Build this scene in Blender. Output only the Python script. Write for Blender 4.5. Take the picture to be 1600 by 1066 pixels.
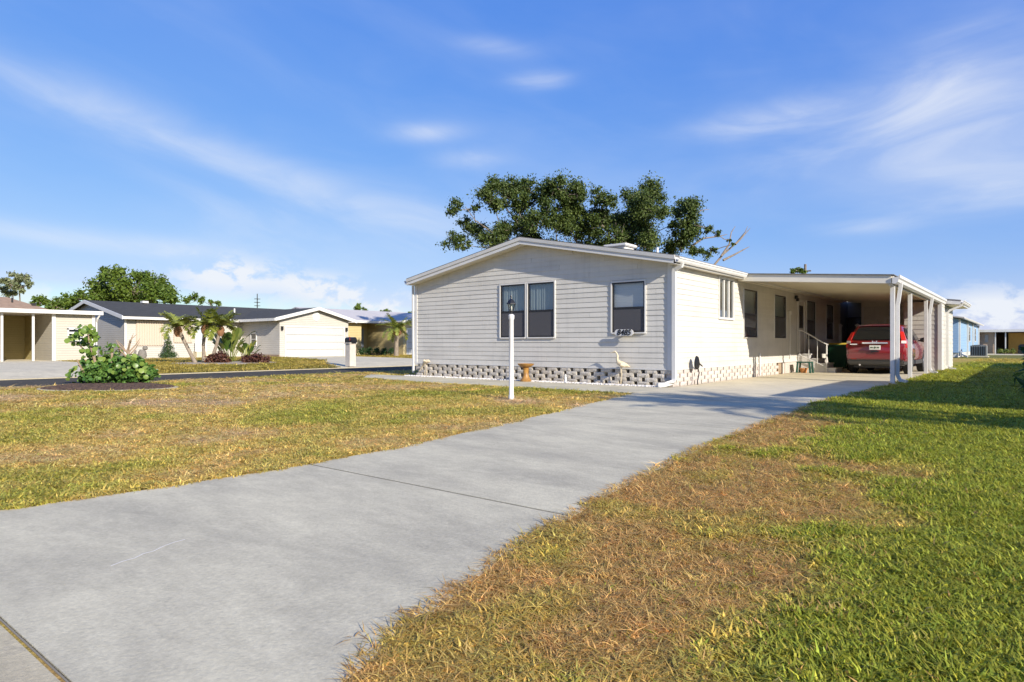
import bpy, bmesh, math, random
import numpy as np
from mathutils import Vector, Matrix
R=math.radians
random.seed(7); RNG=np.random.RandomState(7)
for o in list(bpy.data.objects): bpy.data.objects.remove(o)
scene=bpy.context.scene; COL=scene.collection

# ------------------------------------------------------------------ camera
# world axes: x to the right along the house front, y along its side, z up; origin = front right corner of the house
cam=bpy.data.cameras.new('camera'); camo=bpy.data.objects.new('camera',cam); COL.objects.link(camo)
camo.location=(6.545,-14.131,1.0); camo.rotation_euler=(R(90),0,R(38.715))
cam.sensor_width=36; cam.lens=36*1013/1600; cam.shift_y=5/1600; cam.clip_start=.05; cam.clip_end=2500
scene.camera=camo

# ------------------------------------------------------------------ sun, sky, exposure
SUN=Vector((1,-.27,.48)).normalized()
sl=bpy.data.lights.new('sun','SUN'); sl.energy=3.8; sl.angle=R(.53); sl.color=(1,.93,.83)
so=bpy.data.objects.new('sun',sl); COL.objects.link(so); so.rotation_euler=SUN.to_track_quat('Z','Y').to_euler(); so.location=(30,-20,30)
w=bpy.data.worlds.new('World'); scene.world=w; w.use_nodes=True
nt=w.node_tree; N=nt.nodes; L=nt.links; N.clear()
def M(op,a,b=None,c=None,tree=None):
    n=(tree or nt).nodes.new('ShaderNodeMath'); n.operation=op
    for i,v in enumerate((a,b,c)):
        if v is None: continue
        if isinstance(v,(int,float)): n.inputs[i].default_value=v
        else: (tree or nt).links.new(v,n.inputs[i])
    return n.outputs[0]
sky=N.new('ShaderNodeTexSky'); sky.sky_type='NISHITA'; sky.sun_disc=False
sky.sun_elevation=math.asin(SUN.z); sky.sun_rotation=math.atan2(SUN.x,SUN.y); sky.altitude=0
sky.air_density=1.0; sky.dust_density=.1; sky.ozone_density=2.0
tc=N.new('ShaderNodeTexCoord'); sp=N.new('ShaderNodeSeparateXYZ'); L.new(tc.outputs['Generated'],sp.inputs[0])
AZ=M('ARCTAN2',sp.outputs[0],sp.outputs[1]); EL=M('ARCSINE',sp.outputs[2])
def cloud_noise(rot,sx,sy,scale,detail,dist,off=0.,rough=.55):
    cv=N.new('ShaderNodeCombineXYZ'); c,s=math.cos(rot),math.sin(rot)
    a=M('ADD',M('MULTIPLY',AZ,c*sx),M('MULTIPLY',EL,s*sx)); b=M('ADD',M('MULTIPLY',AZ,-s*sy),M('MULTIPLY',EL,c*sy))
    L.new(a,cv.inputs[0]); L.new(b,cv.inputs[1]); cv.inputs[2].default_value=off
    n=N.new('ShaderNodeTexNoise'); n.inputs['Scale'].default_value=scale; n.inputs['Detail'].default_value=detail
    n.inputs['Roughness'].default_value=rough; n.inputs['Distortion'].default_value=dist; L.new(cv.outputs[0],n.inputs['Vector']); return n.outputs[0]
def blob(az,el,sa,se,rot,wt):
    da=M('SUBTRACT',AZ,az); de=M('SUBTRACT',EL,el); c,s=math.cos(rot),math.sin(rot)
    u=M('ADD',M('MULTIPLY',da,c/sa),M('MULTIPLY',de,s/sa)); v=M('ADD',M('MULTIPLY',da,-s/se),M('MULTIPLY',de,c/se))
    q=M('ADD',M('MULTIPLY',u,u),M('MULTIPLY',v,v)); return M('MULTIPLY',M('EXPONENT',M('MULTIPLY',q,-1.)),wt)
def total(l):
    t=l[0]
    for k in l[1:]: t=M('ADD',t,k)
    return t
def ramp(v,a,b):
    n=N.new('ShaderNodeMapRange'); n.interpolation_type='SMOOTHSTEP'; n.inputs[1].default_value=a; n.inputs[2].default_value=b
    L.new(v,n.inputs[0]); return n.outputs[0]
cirrus=ramp(cloud_noise(-.22,1.8,6,2.2,7,.7,1.3),.32,.8)
cirrus2=ramp(cloud_noise(.12,1.6,5,2.4,7,.9,4.1),.28,.82)
veil=ramp(cloud_noise(-.1,1.2,3,1.5,5,.5,7.7),.42,.85)
left=total([blob(-1.25,.30,.16,.03,-.22,.34),blob(-1.02,.235,.2,.026,-.24,.36),blob(-.8,.185,.13,.035,-.22,.28),blob(-1.25,.135,.16,.014,-.05,.55),blob(-1.0,.16,.16,.04,-.2,.3)])
right=total([blob(-.10,.26,.2,.07,.12,.55),blob(-.3,.315,.1,.022,.08,.6),blob(-.02,.20,.14,.03,-.02,.75),blob(-.08,.33,.1,.05,.3,.55),blob(-.636,.386,.045,.011,.02,.6),blob(-.81,.313,.055,.014,.04,.55),blob(-.745,.277,.045,.013,0,.5),blob(-.18,.16,.06,.01,0,.4),blob(-.7,.43,.06,.012,-.1,.3)])
cum=ramp(cloud_noise(0,9,15,2.0,7,.25,2.2,.6),.42,.56)
cumm=total([blob(-1.09,.098,.065,.022,0,1.2),blob(-.96,.084,.07,.018,-.1,1.2),blob(-.85,.058,.13,.018,0,.9),blob(-.05,.035,.06,.028,0,1.),blob(-1.3,.06,.2,.02,0,.5),blob(.15,.05,.2,.03,0,.7)])
low=M('MULTIPLY',M('EXPONENT',M('MULTIPLY',M('MULTIPLY',EL,EL),-160.)),.18)
dens=total([M('MULTIPLY',left,M('ADD',M('MULTIPLY',cirrus,.75),.3)),M('MULTIPLY',right,M('ADD',M('MULTIPLY',cirrus2,.85),.22)),M('MULTIPLY',cumm,M('ADD',M('MULTIPLY',cum,.85),.04)),M('MULTIPLY',veil,.12),M('MULTIPLY',cirrus,.05),low])
dens=M('MINIMUM',dens,.93)
sr=N.new('ShaderNodeSeparateColor'); L.new(sky.outputs[0],sr.inputs[0]); hs=N.new('ShaderNodeCombineColor')
for i_,(g_,k_) in enumerate(((.98,.36),(.66,.725),(.24,2.45))): L.new(M('ADD',M('MULTIPLY',M('POWER',sr.outputs[i_],g_),k_),M('MULTIPLY',M('MAXIMUM',M('SUBTRACT',sr.outputs[i_],9.),0.),.8)),hs.inputs[i_])   # film response of the sky colour
mx=N.new('ShaderNodeMixRGB'); L.new(dens,mx.inputs[0]); L.new(hs.outputs[0],mx.inputs[1]); mx.inputs[2].default_value=(3.6,3.75,4.0,1)
bg=N.new('ShaderNodeBackground'); bg.inputs[1].default_value=.13; L.new(mx.outputs[0],bg.inputs[0])
wo=N.new('ShaderNodeOutputWorld'); L.new(bg.outputs[0],wo.inputs[0])
vs=scene.view_settings; vs.view_transform='Standard'; vs.look='None'; vs.gamma=1; vs.exposure=.9
scene.render.engine='CYCLES'; scene.cycles.max_bounces=9; scene.cycles.diffuse_bounces=6; scene.cycles.transparent_max_bounces=10; scene.cycles.caustics_reflective=False; scene.cycles.caustics_refractive=False

# ------------------------------------------------------------------ materials
def nodes(name):
    m=bpy.data.materials.new(name); m.use_nodes=True; t=m.node_tree; b=t.nodes['Principled BSDF']; return m,t,b
def rgb(c): return (c[0],c[1],c[2],1)
def mat(name,c,rough=.6,var=0.,vscale=3.,bump=0.,bscale=40.,spec=.5,metal=0.,c2=None,stretch=None,coat=0.,fine=0.,thr=(.35,.68)):
    m,t,b=nodes(name); b.inputs['Roughness'].default_value=rough; b.inputs['Metallic'].default_value=metal
    b.inputs['Specular IOR Level'].default_value=spec; b.inputs['Coat Weight'].default_value=coat; b.inputs['Coat Roughness'].default_value=.04
    b.inputs['Base Color'].default_value=rgb(c)
    g=t.nodes.new('ShaderNodeNewGeometry'); mp=t.nodes.new('ShaderNodeMapping'); t.links.new(g.outputs['Position'],mp.inputs[0])
    if stretch: mp.inputs['Scale'].default_value=stretch
    if var or c2:
        n=t.nodes.new('ShaderNodeTexNoise'); n.inputs['Scale'].default_value=vscale; n.inputs['Detail'].default_value=6; n.inputs['Roughness'].default_value=.6
        t.links.new(mp.outputs[0],n.inputs['Vector'])
        r=t.nodes.new('ShaderNodeMapRange'); r.inputs[1].default_value=thr[0]; r.inputs[2].default_value=thr[1]; t.links.new(n.outputs[0],r.inputs[0])
        k=t.nodes.new('ShaderNodeMixRGB'); t.links.new(r.outputs[0],k.inputs[0]); k.inputs[1].default_value=rgb(c)
        k.inputs[2].default_value=rgb(c2 if c2 else [x*(1-var) for x in c]); out=k.outputs[0]
        if fine:
            n2=t.nodes.new('ShaderNodeTexNoise'); n2.inputs['Scale'].default_value=bscale*.7; n2.inputs['Detail'].default_value=4; t.links.new(g.outputs['Position'],n2.inputs['Vector'])
            h=t.nodes.new('ShaderNodeMapRange'); h.inputs[1].default_value=.3; h.inputs[2].default_value=.7; h.inputs[3].default_value=1-fine; h.inputs[4].default_value=1+fine; t.links.new(n2.outputs[0],h.inputs[0])
            k2=t.nodes.new('ShaderNodeVectorMath'); k2.operation='SCALE'; t.links.new(out,k2.inputs[0]); t.links.new(h.outputs[0],k2.inputs['Scale']); out=k2.outputs[0]
        t.links.new(out,b.inputs['Base Color'])
    if bump:
        n=t.nodes.new('ShaderNodeTexNoise'); n.inputs['Scale'].default_value=bscale; n.inputs['Detail'].default_value=5; t.links.new(g.outputs['Position'],n.inputs['Vector'])
        q=t.nodes.new('ShaderNodeBump'); q.inputs['Strength'].default_value=bump; q.inputs['Distance'].default_value=.02; t.links.new(n.outputs[0],q.inputs['Height']); t.links.new(q.outputs[0],b.inputs['Normal'])
    return m
def lapmat(name,c,course=.13,c2=None):
    """lap siding for far walls: fine relief only"""
    m=mat(name,c,.55,var=.08,vscale=1.2,c2=c2); t=m.node_tree; b=t.nodes['Principled BSDF']
    g=t.nodes.new('ShaderNodeNewGeometry'); s=t.nodes.new('ShaderNodeSeparateXYZ'); t.links.new(g.outputs['Position'],s.inputs[0])
    fr=M('FRACT',M('DIVIDE',s.outputs[2],course,tree=t),tree=t)
    q=t.nodes.new('ShaderNodeBump'); q.inputs['Strength'].default_value=.9; q.inputs['Distance'].default_value=.03; q.invert=True
    t.links.new(fr,q.inputs['Height']); t.links.new(q.outputs[0],b.inputs['Normal']); return m
def leafmat(name,c,c2,rough=.5,trans=.25,attr='lc'):
    m,t,b=nodes(name); b.inputs['Roughness'].default_value=rough; b.inputs['Specular IOR Level'].default_value=.35
    a=t.nodes.new('ShaderNodeAttribute'); a.attribute_name=attr
    k=t.nodes.new('ShaderNodeMixRGB'); t.links.new(a.outputs['Fac'],k.inputs[0]); k.inputs[1].default_value=rgb(c); k.inputs[2].default_value=rgb(c2)
    t.links.new(k.outputs[0],b.inputs['Base Color'])
    tr=t.nodes.new('ShaderNodeBsdfTranslucent'); t.links.new(k.outputs[0],tr.inputs[0]); ms=t.nodes.new('ShaderNodeMixShader'); ms.inputs[0].default_value=trans
    t.links.new(b.outputs[0],ms.inputs[1]); t.links.new(tr.outputs[0],ms.inputs[2]); t.links.new(ms.outputs[0],t.nodes['Material Output'].inputs[0]); return m
def glassmat(name,tint=(.8,.85,.88),refl=1.6):
    m,t,b=nodes(name); t.nodes.remove(b)
    gl=t.nodes.new('ShaderNodeBsdfGlossy'); gl.inputs['Roughness'].default_value=.03; gl.inputs[0].default_value=(.9,.95,1,1)
    tp=t.nodes.new('ShaderNodeBsdfTransparent'); tp.inputs[0].default_value=rgb(tint)
    g=t.nodes.new('ShaderNodeNewGeometry'); dp=t.nodes.new('ShaderNodeVectorMath'); dp.operation='DOT_PRODUCT'; t.links.new(g.outputs['Normal'],dp.inputs[0]); t.links.new(g.outputs['Incoming'],dp.inputs[1])
    k=M('POWER',M('SUBTRACT',1.,M('ABSOLUTE',dp.outputs['Value'],tree=t),tree=t),5.,tree=t); f0=((refl-1)/(refl+1))**2; ms=t.nodes.new('ShaderNodeMixShader')
    t.links.new(M('ADD',M('MULTIPLY',k,1-f0,tree=t),f0,tree=t),ms.inputs[0]); t.links.new(tp.outputs[0],ms.inputs[1]); t.links.new(gl.outputs[0],ms.inputs[2]); t.links.new(ms.outputs[0],t.nodes['Material Output'].inputs[0]); return m
SIDING=mat('vinyl_siding',(.63,.595,.515),.5,c2=(.53,.50,.43),vscale=1.1,stretch=(1,1,2.5),bump=.06,bscale=25,thr=(.45,.8))
def weather(m,streak=.13,rnd=.06):
    t=m.node_tree; b=t.nodes['Principled BSDF']; src=b.inputs['Base Color'].links[0].from_socket; g=t.nodes.new('ShaderNodeNewGeometry'); mp=t.nodes.new('ShaderNodeMapping'); mp.inputs['Scale'].default_value=(5,5,.35); t.links.new(g.outputs['Position'],mp.inputs[0])
    n=t.nodes.new('ShaderNodeTexNoise'); n.inputs['Scale'].default_value=1.4; n.inputs['Detail'].default_value=6; n.inputs['Roughness'].default_value=.7; t.links.new(mp.outputs[0],n.inputs['Vector'])
    r=t.nodes.new('ShaderNodeMapRange'); r.inputs[1].default_value=.5; r.inputs[2].default_value=.75; r.inputs[3].default_value=1.; r.inputs[4].default_value=1-streak; t.links.new(n.outputs[0],r.inputs[0])
    o=t.nodes.new('ShaderNodeObjectInfo'); q=M('ADD',M('MULTIPLY',o.outputs['Random'],rnd,tree=t),1-rnd*.6,tree=t); v=t.nodes.new('ShaderNodeVectorMath'); v.operation='SCALE'; t.links.new(src,v.inputs[0]); t.links.new(M('MULTIPLY',r.outputs[0],q,tree=t),v.inputs['Scale']); t.links.new(v.outputs[0],b.inputs['Base Color'])
weather(SIDING)
TRIM=mat('white_trim',(.68,.66,.61),.45,var=.1,vscale=2.)
SOFFIT=mat('soffit_cream',(.72,.67,.55),.5,var=.1,vscale=1.5)
SUBW=mat('sheathing',(.5,.47,.43),.8)
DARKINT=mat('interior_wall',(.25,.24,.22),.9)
SASH=mat('bronze_sash',(.018,.016,.015),.35)
CURT=mat('curtain',(.29,.325,.305),.8,var=.1,vscale=18,stretch=(3,3,.05))
BLIND=mat('blind',(.62,.59,.55),.7,var=.2,vscale=20,stretch=(.05,.05,3))
TANB=mat('tan_blind',(.27,.235,.185),.8,var=.2,vscale=20,stretch=(.05,.05,3))
GLASS=glassmat('window_glass',(.93,.95,.95),1.6)
SCREEN=glassmat('insect_screen',(.42,.42,.43),1.3)
_t=SCREEN.node_tree; _o=_t.nodes['Material Output']; _d=_t.nodes.new('ShaderNodeBsdfDiffuse'); _d.inputs[0].default_value=(.17,.165,.17,1); _m=_t.nodes.new('ShaderNodeMixShader'); _m.inputs[0].default_value=.45; _t.links.new(_o.inputs[0].links[0].from_socket,_m.inputs[1]); _t.links.new(_d.outputs[0],_m.inputs[2]); _t.links.new(_m.outputs[0],_o.inputs[0])
CARGLASS=mat('car_glass',(.008,.010,.012),.06,spec=.7)
BLOCK=mat('split_face_block',(.64,.58,.48),.95,spec=.1,c2=(.50,.45,.37),vscale=16,bump=.6,bscale=50)
weather(BLOCK,.2,.3)
BLOCKW=mat('side_block',(.58,.51,.45),.85,c2=(.49,.43,.375),vscale=7,bump=.4,bscale=45)  # same block as the front skirt, in a pinker tone
weather(BLOCKW,.12,.15)
SHING=mat('grey_shingle',(.20,.19,.18),.9,var=.35,vscale=6,bump=.4,bscale=60)
SHINGD=mat('charcoal_shingle',(.055,.052,.042),.9,var=.35,vscale=2.5,bump=.4,bscale=30,stretch=(1,1,6))
SHINGB=mat('brown_shingle',(.36,.24,.15),.9,var=.25,vscale=3,bump=.3,bscale=30)
ROOFW=mat('white_roof',(.52,.48,.44),.7,var=.12,vscale=1.5)
def concrete(name,a,b2,c3,sc=.8):
    m,t,b=nodes(name); b.inputs['Roughness'].default_value=.95; b.inputs['Specular IOR Level'].default_value=.08
    g=t.nodes.new('ShaderNodeNewGeometry'); mp=t.nodes.new('ShaderNodeMapping'); mp.inputs['Rotation'].default_value=(0,0,.5); mp.inputs['Scale'].default_value=(1,2.1,1); t.links.new(g.outputs['Position'],mp.inputs[0])
    def nz(s,d,vec,ro=.6):
        n=t.nodes.new('ShaderNodeTexNoise'); n.inputs['Scale'].default_value=s; n.inputs['Detail'].default_value=d; n.inputs['Roughness'].default_value=ro; t.links.new(vec,n.inputs['Vector']); return n.outputs[0]
    def mr(v,x,y,o0=0,o1=1):
        r=t.nodes.new('ShaderNodeMapRange'); r.inputs[1].default_value=x; r.inputs[2].default_value=y; r.inputs[3].default_value=o0; r.inputs[4].default_value=o1; t.links.new(v,r.inputs[0]); return r.outputs[0]
    k=t.nodes.new('ShaderNodeMixRGB'); t.links.new(mr(nz(sc,7,mp.outputs[0]),.38,.66),k.inputs[0]); k.inputs[1].default_value=rgb(a); k.inputs[2].default_value=rgb(b2)
    k2=t.nodes.new('ShaderNodeMixRGB'); t.links.new(mr(nz(sc*2.7,5,mp.outputs[0],.7),.55,.75,0,.7),k2.inputs[0]); t.links.new(k.outputs[0],k2.inputs[1]); k2.inputs[2].default_value=rgb(c3)
    s=t.nodes.new('ShaderNodeVectorMath'); s.operation='SCALE'; t.links.new(k2.outputs[0],s.inputs[0]); t.links.new(M('MULTIPLY',mr(nz(60,3,g.outputs['Position']),.3,.7,.9,1.08),mr(nz(5,8,mp.outputs[0],.8),.3,.7,.86,1.1),tree=t),s.inputs['Scale'])
    # small dark specks
    v=t.nodes.new('ShaderNodeTexVoronoi'); v.inputs['Scale'].default_value=2.2; t.links.new(g.outputs['Position'],v.inputs['Vector'])
    s2=t.nodes.new('ShaderNodeVectorMath'); s2.operation='SCALE'; t.links.new(s.outputs[0],s2.inputs[0]); t.links.new(mr(v.outputs['Distance'],.012,.03,.45,1),s2.inputs['Scale'])
    t.links.new(s2.outputs[0],b.inputs['Base Color'])
    hb=t.nodes.new('ShaderNodeBump'); hb.inputs['Strength'].default_value=.35; hb.inputs['Distance'].default_value=.012; t.links.new(nz(45,6,g.outputs['Position'],.7),hb.inputs['Height']); t.links.new(hb.outputs[0],b.inputs['Normal']); return m
CONCG=concrete('grey_concrete',(.58,.525,.375),(.425,.385,.285),(.65,.59,.42))
CONCB=concrete('beige_concrete',(.64,.565,.40),(.52,.46,.33),(.67,.60,.44),.9)
CONCK=concrete('gutter_concrete',(.52,.45,.30),(.44,.38,.26),(.36,.32,.24),1.6)
JOINT=mat('joint_filler',(.24,.21,.16),.95)
ASPH=mat('asphalt',(.085,.076,.06),.95,spec=.1,var=.25,vscale=.8,bump=.3,bscale=80)
GRAVEL=mat('white_gravel',(.74,.70,.66),.8,var=.35,vscale=14)
MULCH=mat('dark_mulch',(.035,.022,.018),.95,c2=(.10,.062,.045),vscale=22)
SOIL=mat('bed_soil',(.03,.02,.016),.95)
CHROME=mat('chrome',(.75,.75,.77),.18,metal=1)
RED=mat('red_paint',(.19,.005,.009),.3,coat=1.,spec=.5)
CLAD=mat('grey_cladding',(.055,.053,.05),.6)
RUB=mat('rubber',(.012,.012,.012),.85)
RIM=mat('alloy',(.45,.45,.46),.35,metal=.9)
LENSR=mat('red_lens',(.55,.02,.015),.15,coat=1)
LENSW=mat('clear_lens',(.8,.72,.68),.15,coat=1)
PLATE=mat('plate_white',(.75,.75,.70),.4); PLATED=mat('plate_print',(.08,.12,.07),.5)
WHITEP=mat('white_paint',(.68,.66,.62),.45,var=.12,vscale=5)
BLACKM=mat('black_metal',(.012,.012,.013),.4)
OCHRE=mat('ochre_ceramic',(.42,.22,.05),.45,c2=(.25,.12,.03),vscale=9)
CREAM=mat('cream_resin',(.70,.60,.42),.6,c2=(.58,.47,.3),vscale=8)
TERRA=mat('terracotta',(.5,.22,.07),.7)
GREENP=mat('green_plastic',(.012,.085,.035),.45,var=.2,vscale=4)
STOOLG=mat('green_stool',(.02,.09,.065),.5)
LID=mat('yellow_lid',(.55,.42,.06),.5)
DOORM=mat('door_paint',(.60,.56,.49),.45)
BARK=mat('bark',(.17,.13,.095),.95,c2=(.30,.25,.20),vscale=6,bump=.7,bscale=14)
BARKP=mat('palm_trunk',(.30,.25,.19),.95,c2=(.20,.15,.11),vscale=10,bump=.7,bscale=18)
STEM=mat('tan_stem',(.36,.26,.17),.9,var=.3,vscale=8)
STONE=mat('stone_statue',(.22,.20,.17),.95,var=.3,vscale=15)
OAKL=leafmat('oak_leaf',(.042,.072,.012),(.14,.18,.038))
TREEL=leafmat('tree_leaf',(.06,.11,.013),(.17,.23,.03))
PALEL=leafmat('pale_leaf',(.13,.16,.07),(.32,.34,.18))
SHRUBL=leafmat('shrub_leaf',(.02,.055,.014),(.055,.11,.025),.3)
GRAPEL=leafmat('sea_grape_leaf',(.085,.17,.022),(.26,.34,.07),.35)
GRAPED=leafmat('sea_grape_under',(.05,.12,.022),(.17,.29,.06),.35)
CONEL=leafmat('cone_leaf',(.045,.09,.03),(.10,.15,.05))
PALML=leafmat('palm_leaf',(.11,.17,.025),(.38,.38,.07),.45)
CROTL=leafmat('croton_leaf',(.06,.022,.02),(.20,.09,.05),.4)
BIRDL=leafmat('bird_leaf',(.06,.12,.02),(.30,.30,.06),.35)
DRYB=mat('dead_boot',(.30,.15,.07),.95,var=.4,vscale=20)

# ------------------------------------------------------------------ mesh helpers
class B:
    def __init__(s): s.v=[]; s.f=[]
    def add(s,v,f):
        k=len(s.v); s.v+=[tuple(p) for p in v]; s.f+=[tuple(i+k for i in q) for q in f]; return s
    def box(s,x0,x1,y0,y1,z0,z1):
        return s.add([(x0,y0,z0),(x1,y0,z0),(x1,y1,z0),(x0,y1,z0),(x0,y0,z1),(x1,y0,z1),(x1,y1,z1),(x0,y1,z1)],[(0,3,2,1),(4,5,6,7),(0,1,5,4),(1,2,6,5),(2,3,7,6),(3,0,4,7)])
    def hexa(s,p): return s.add(p,[(0,3,2,1),(4,5,6,7),(0,1,5,4),(1,2,6,5),(2,3,7,6),(3,0,4,7)])
    def prism(s,poly,ax,a,b):
        """polygon in the two other axes extruded along ax"""
        def P(q,t): return {0:(t,q[0],q[1]),1:(q[0],t,q[1]),2:(q[0],q[1],t)}[ax]
        n=len(poly); v=[P(q,a) for q in poly]+[P(q,b) for q in poly]
        return s.add(v,[tuple(range(n))[::-1],tuple(range(n,2*n))]+[(i,(i+1)%n,n+(i+1)%n,n+i) for i in range(n)])
    def tube(s,path,r,n=8,cap=True):
        path=[Vector(p) for p in path]; rs=r if isinstance(r,(list,tuple)) else [r]*len(path); k=len(s.v); m=len(path)
        up=None
        for i,p in enumerate(path):
            d=(path[min(i+1,m-1)]-path[max(i-1,0)]).normalized()
            a=d.orthogonal().normalized() if up is None else (up-d*up.dot(d)).normalized(); up=a; c=d.cross(a)
            for j in range(n):
                t=2*math.pi*j/n; s.v.append(tuple(p+(a*math.cos(t)+c*math.sin(t))*rs[i]))
        for i in range(m-1):
            for j in range(n): s.f.append((k+i*n+j,k+i*n+(j+1)%n,k+(i+1)*n+(j+1)%n,k+(i+1)*n+j))
        if cap: s.f.append(tuple(k+j for j in range(n))[::-1]); s.f.append(tuple(k+(m-1)*n+j for j in range(n)))
        return s
    def lathe(s,prof,c=(0,0,0),n=16):
        k=len(s.v)
        for r,z in prof:
            for j in range(n):
                t=2*math.pi*j/n; s.v.append((c[0]+r*math.cos(t),c[1]+r*math.sin(t),c[2]+z))
        for i in range(len(prof)-1):
            for j in range(n): s.f.append((k+i*n+j,k+i*n+(j+1)%n,k+(i+1)*n+(j+1)%n,k+(i+1)*n+j))
        s.f.append(tuple(k+j for j in range(n))[::-1]); s.f.append(tuple(k+(len(prof)-1)*n+j for j in range(n))); return s
    def mesh(s,name,m,smooth=False,bevel=0):
        me=bpy.data.meshes.new(name); bm=bmesh.new(); vs_=[bm.verts.new(p) for p in s.v]
        for q in s.f:
            try: bm.faces.new([vs_[i] for i in q])
            except ValueError: pass
        bmesh.ops.recalc_face_normals(bm,faces=bm.faces)
        if bevel: bmesh.ops.bevel(bm,geom=[e for e in bm.edges if len(e.link_faces)==2 and e.calc_face_angle(0)>.5],offset=bevel,segments=2,affect='EDGES',clamp_overlap=True)
        if smooth:
            for q in bm.faces: q.smooth=True
        bm.to_mesh(me); bm.free(); me.materials.append(m)
        if smooth:
            try: me.set_sharp_from_angle(angle=R(40))
            except Exception: pass
        return me
    def build(s,name,m,parent=None,smooth=False,bevel=0): return link(name,s.mesh(name,m,smooth,bevel),parent)
def link(name,me,parent=None,loc=(0,0,0)):
    o=bpy.data.objects.new(name,me); COL.objects.link(o); o.location=loc
    if parent is not None:
        o.parent=parent
        if parent.get('_w',1): o.matrix_parent_inverse=PINV.get(parent.name,Matrix())
    return o
PINV={}
def tag(o,label,cat,group=None):
    o['label']=label; o['category']=cat
    if group: o['group']=group
    return o
def thing(name,label,cat,loc=(0,0,0),rz=0.,group=None,local=False):
    o=bpy.data.objects.new(name,None); COL.objects.link(o); o.empty_display_size=.2; o.location=loc; o.rotation_euler=(0,0,rz)
    PINV[o.name]=Matrix() if local else (Matrix.Translation(loc)@Matrix.Rotation(rz,4,'Z')).inverted()
    return tag(o,label,cat,group)
def struct(o): o['kind']='structure'; return o
def sub(o):     # children of a mesh part at identity keep identity
    PINV[o.name]=Matrix(); return o
def copytree(o,parent=None):
    c=o.copy(); COL.objects.link(c)
    if parent is not None: c.parent=parent
    PINV[c.name]=Matrix()
    for ch in o.children: copytree(ch,c)
    return c

# ------------------------------------------------------------------ ground, roads, slabs
LP=[(-20,1.5),(-13.46,1.66),(-12.2,1.83),(-11,1.86),(-9.8,1.77),(-7.65,1.35),(-5.43,.88),(-2.88,.33),(-2.2,.2)]
RP=[(-20,5.4),(-13.46,5.12),(-12.55,4.85),(-11.86,4.65),(-10.4,4.37),(-8.1,4.08),(-5.6,3.91),(-2.0,3.72),(4.6,3.9),(40,3.9)]
def DL(y): return np.interp(y,[p[0] for p in LP],[p[1] for p in LP])
def DR(y): return np.interp(y,[p[0] for p in RP],[p[1] for p in RP])
def vnoise(x,y,s,seed):
    """smooth value noise, numpy"""
    r=np.random.RandomState(seed).rand(256,256); x=np.asarray(x)/s+57.3; y=np.asarray(y)/s+91.7
    i=np.floor(x).astype(int); j=np.floor(y).astype(int); u=x-i; v=y-j; u=u*u*(3-2*u); v=v*v*(3-2*v); g=lambda a,b:r[a%256,b%256]
    return (g(i,j)*(1-u)+g(i+1,j)*u)*(1-v)+(g(i,j+1)*(1-u)+g(i+1,j+1)*u)*v
def fbm(x,y,s,seed): return (vnoise(x,y,s,seed)+.5*vnoise(x,y,s/2.1,seed+1)+.25*vnoise(x,y,s/4.3,seed+2))/1.75
def sstep(v,a,b): t=np.clip((v-a)/(b-a),0,1); return t*t*(3-2*t)
def dryness(x,y):
    """0 = lush, 1 = dead grass; where each grass grows on the two lawns"""
    x=np.asarray(x,float); y=np.asarray(y,float)
    edge=np.interp(y,[-13,-10,-8.5,-7,-5,-3,0,6],[6.0,6.0,5.75,5.0,4.45,4.2,3.95,3.7])
    n=fbm(x,y,1.1,11)-.5; n2=fbm(x,y,.45,31)-.5
    right=1-sstep(x+n*1.9+n2*.8,edge-.45,edge+.4)
    right=right-.85*sstep(fbm(x,y,.7,41),.5,.68)*sstep(y,-10.6,-8.5)-.32*sstep(fbm(x,y,.4,43),.58,.72)-.2*sstep(fbm(x,y,.22,47),.55,.72)
    right=np.maximum(right,.55*sstep(y,24,34)+0*x)
    l=.50+1.5*(fbm(x,y,1.9,21)-.5)+.9*(fbm(x,y,.55,25)-.5)-.12*sstep(y,-8,-3)
    return np.clip(np.where(x<DL(y)+.05,l,right),0,1)
def turf(x,y):
    """base colour of the grass tufts"""
    d=dryness(x,y)[:,None]; left=(np.asarray(x)<DL(y)+.05)[:,None]
    g1=np.where(left,[[.40,.375,.06]],[[.34,.355,.04]]); mid=np.where(left,[[.68,.505,.145]],[[.54,.43,.085]]); dr=np.where(left,[[.68,.51,.29]],[[.60,.39,.135]])
    return np.where(d<.5,g1+(mid-g1)*d*2,mid+(dr-mid)*(d*2-1))
def grid_sheet(name,x0,x1,y0,y1,st,z,m,colour):
    xs=np.arange(x0,x1+st*.5,st); ys=np.arange(y0,y1+st*.5,st); X,Y=np.meshgrid(xs,ys); nx,ny=len(xs),len(ys)
    v=np.stack([X.ravel(),Y.ravel(),np.full(X.size,z)],1); i=np.arange((nx-1)*(ny-1)); a=(i//(nx-1))*nx+i%(nx-1)
    me=bpy.data.meshes.new(name); me.from_pydata(v.tolist(),[],np.stack([a,a+1,a+nx+1,a+nx],1).tolist()); me.materials.append(m)
    c=colour(v[:,0],v[:,1]); at=me.color_attributes.new('gcol','FLOAT_COLOR','POINT'); at.data.foreach_set('color',np.c_[c,np.ones(len(c))].astype(np.float32).ravel())
    return link(name,me)
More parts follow.
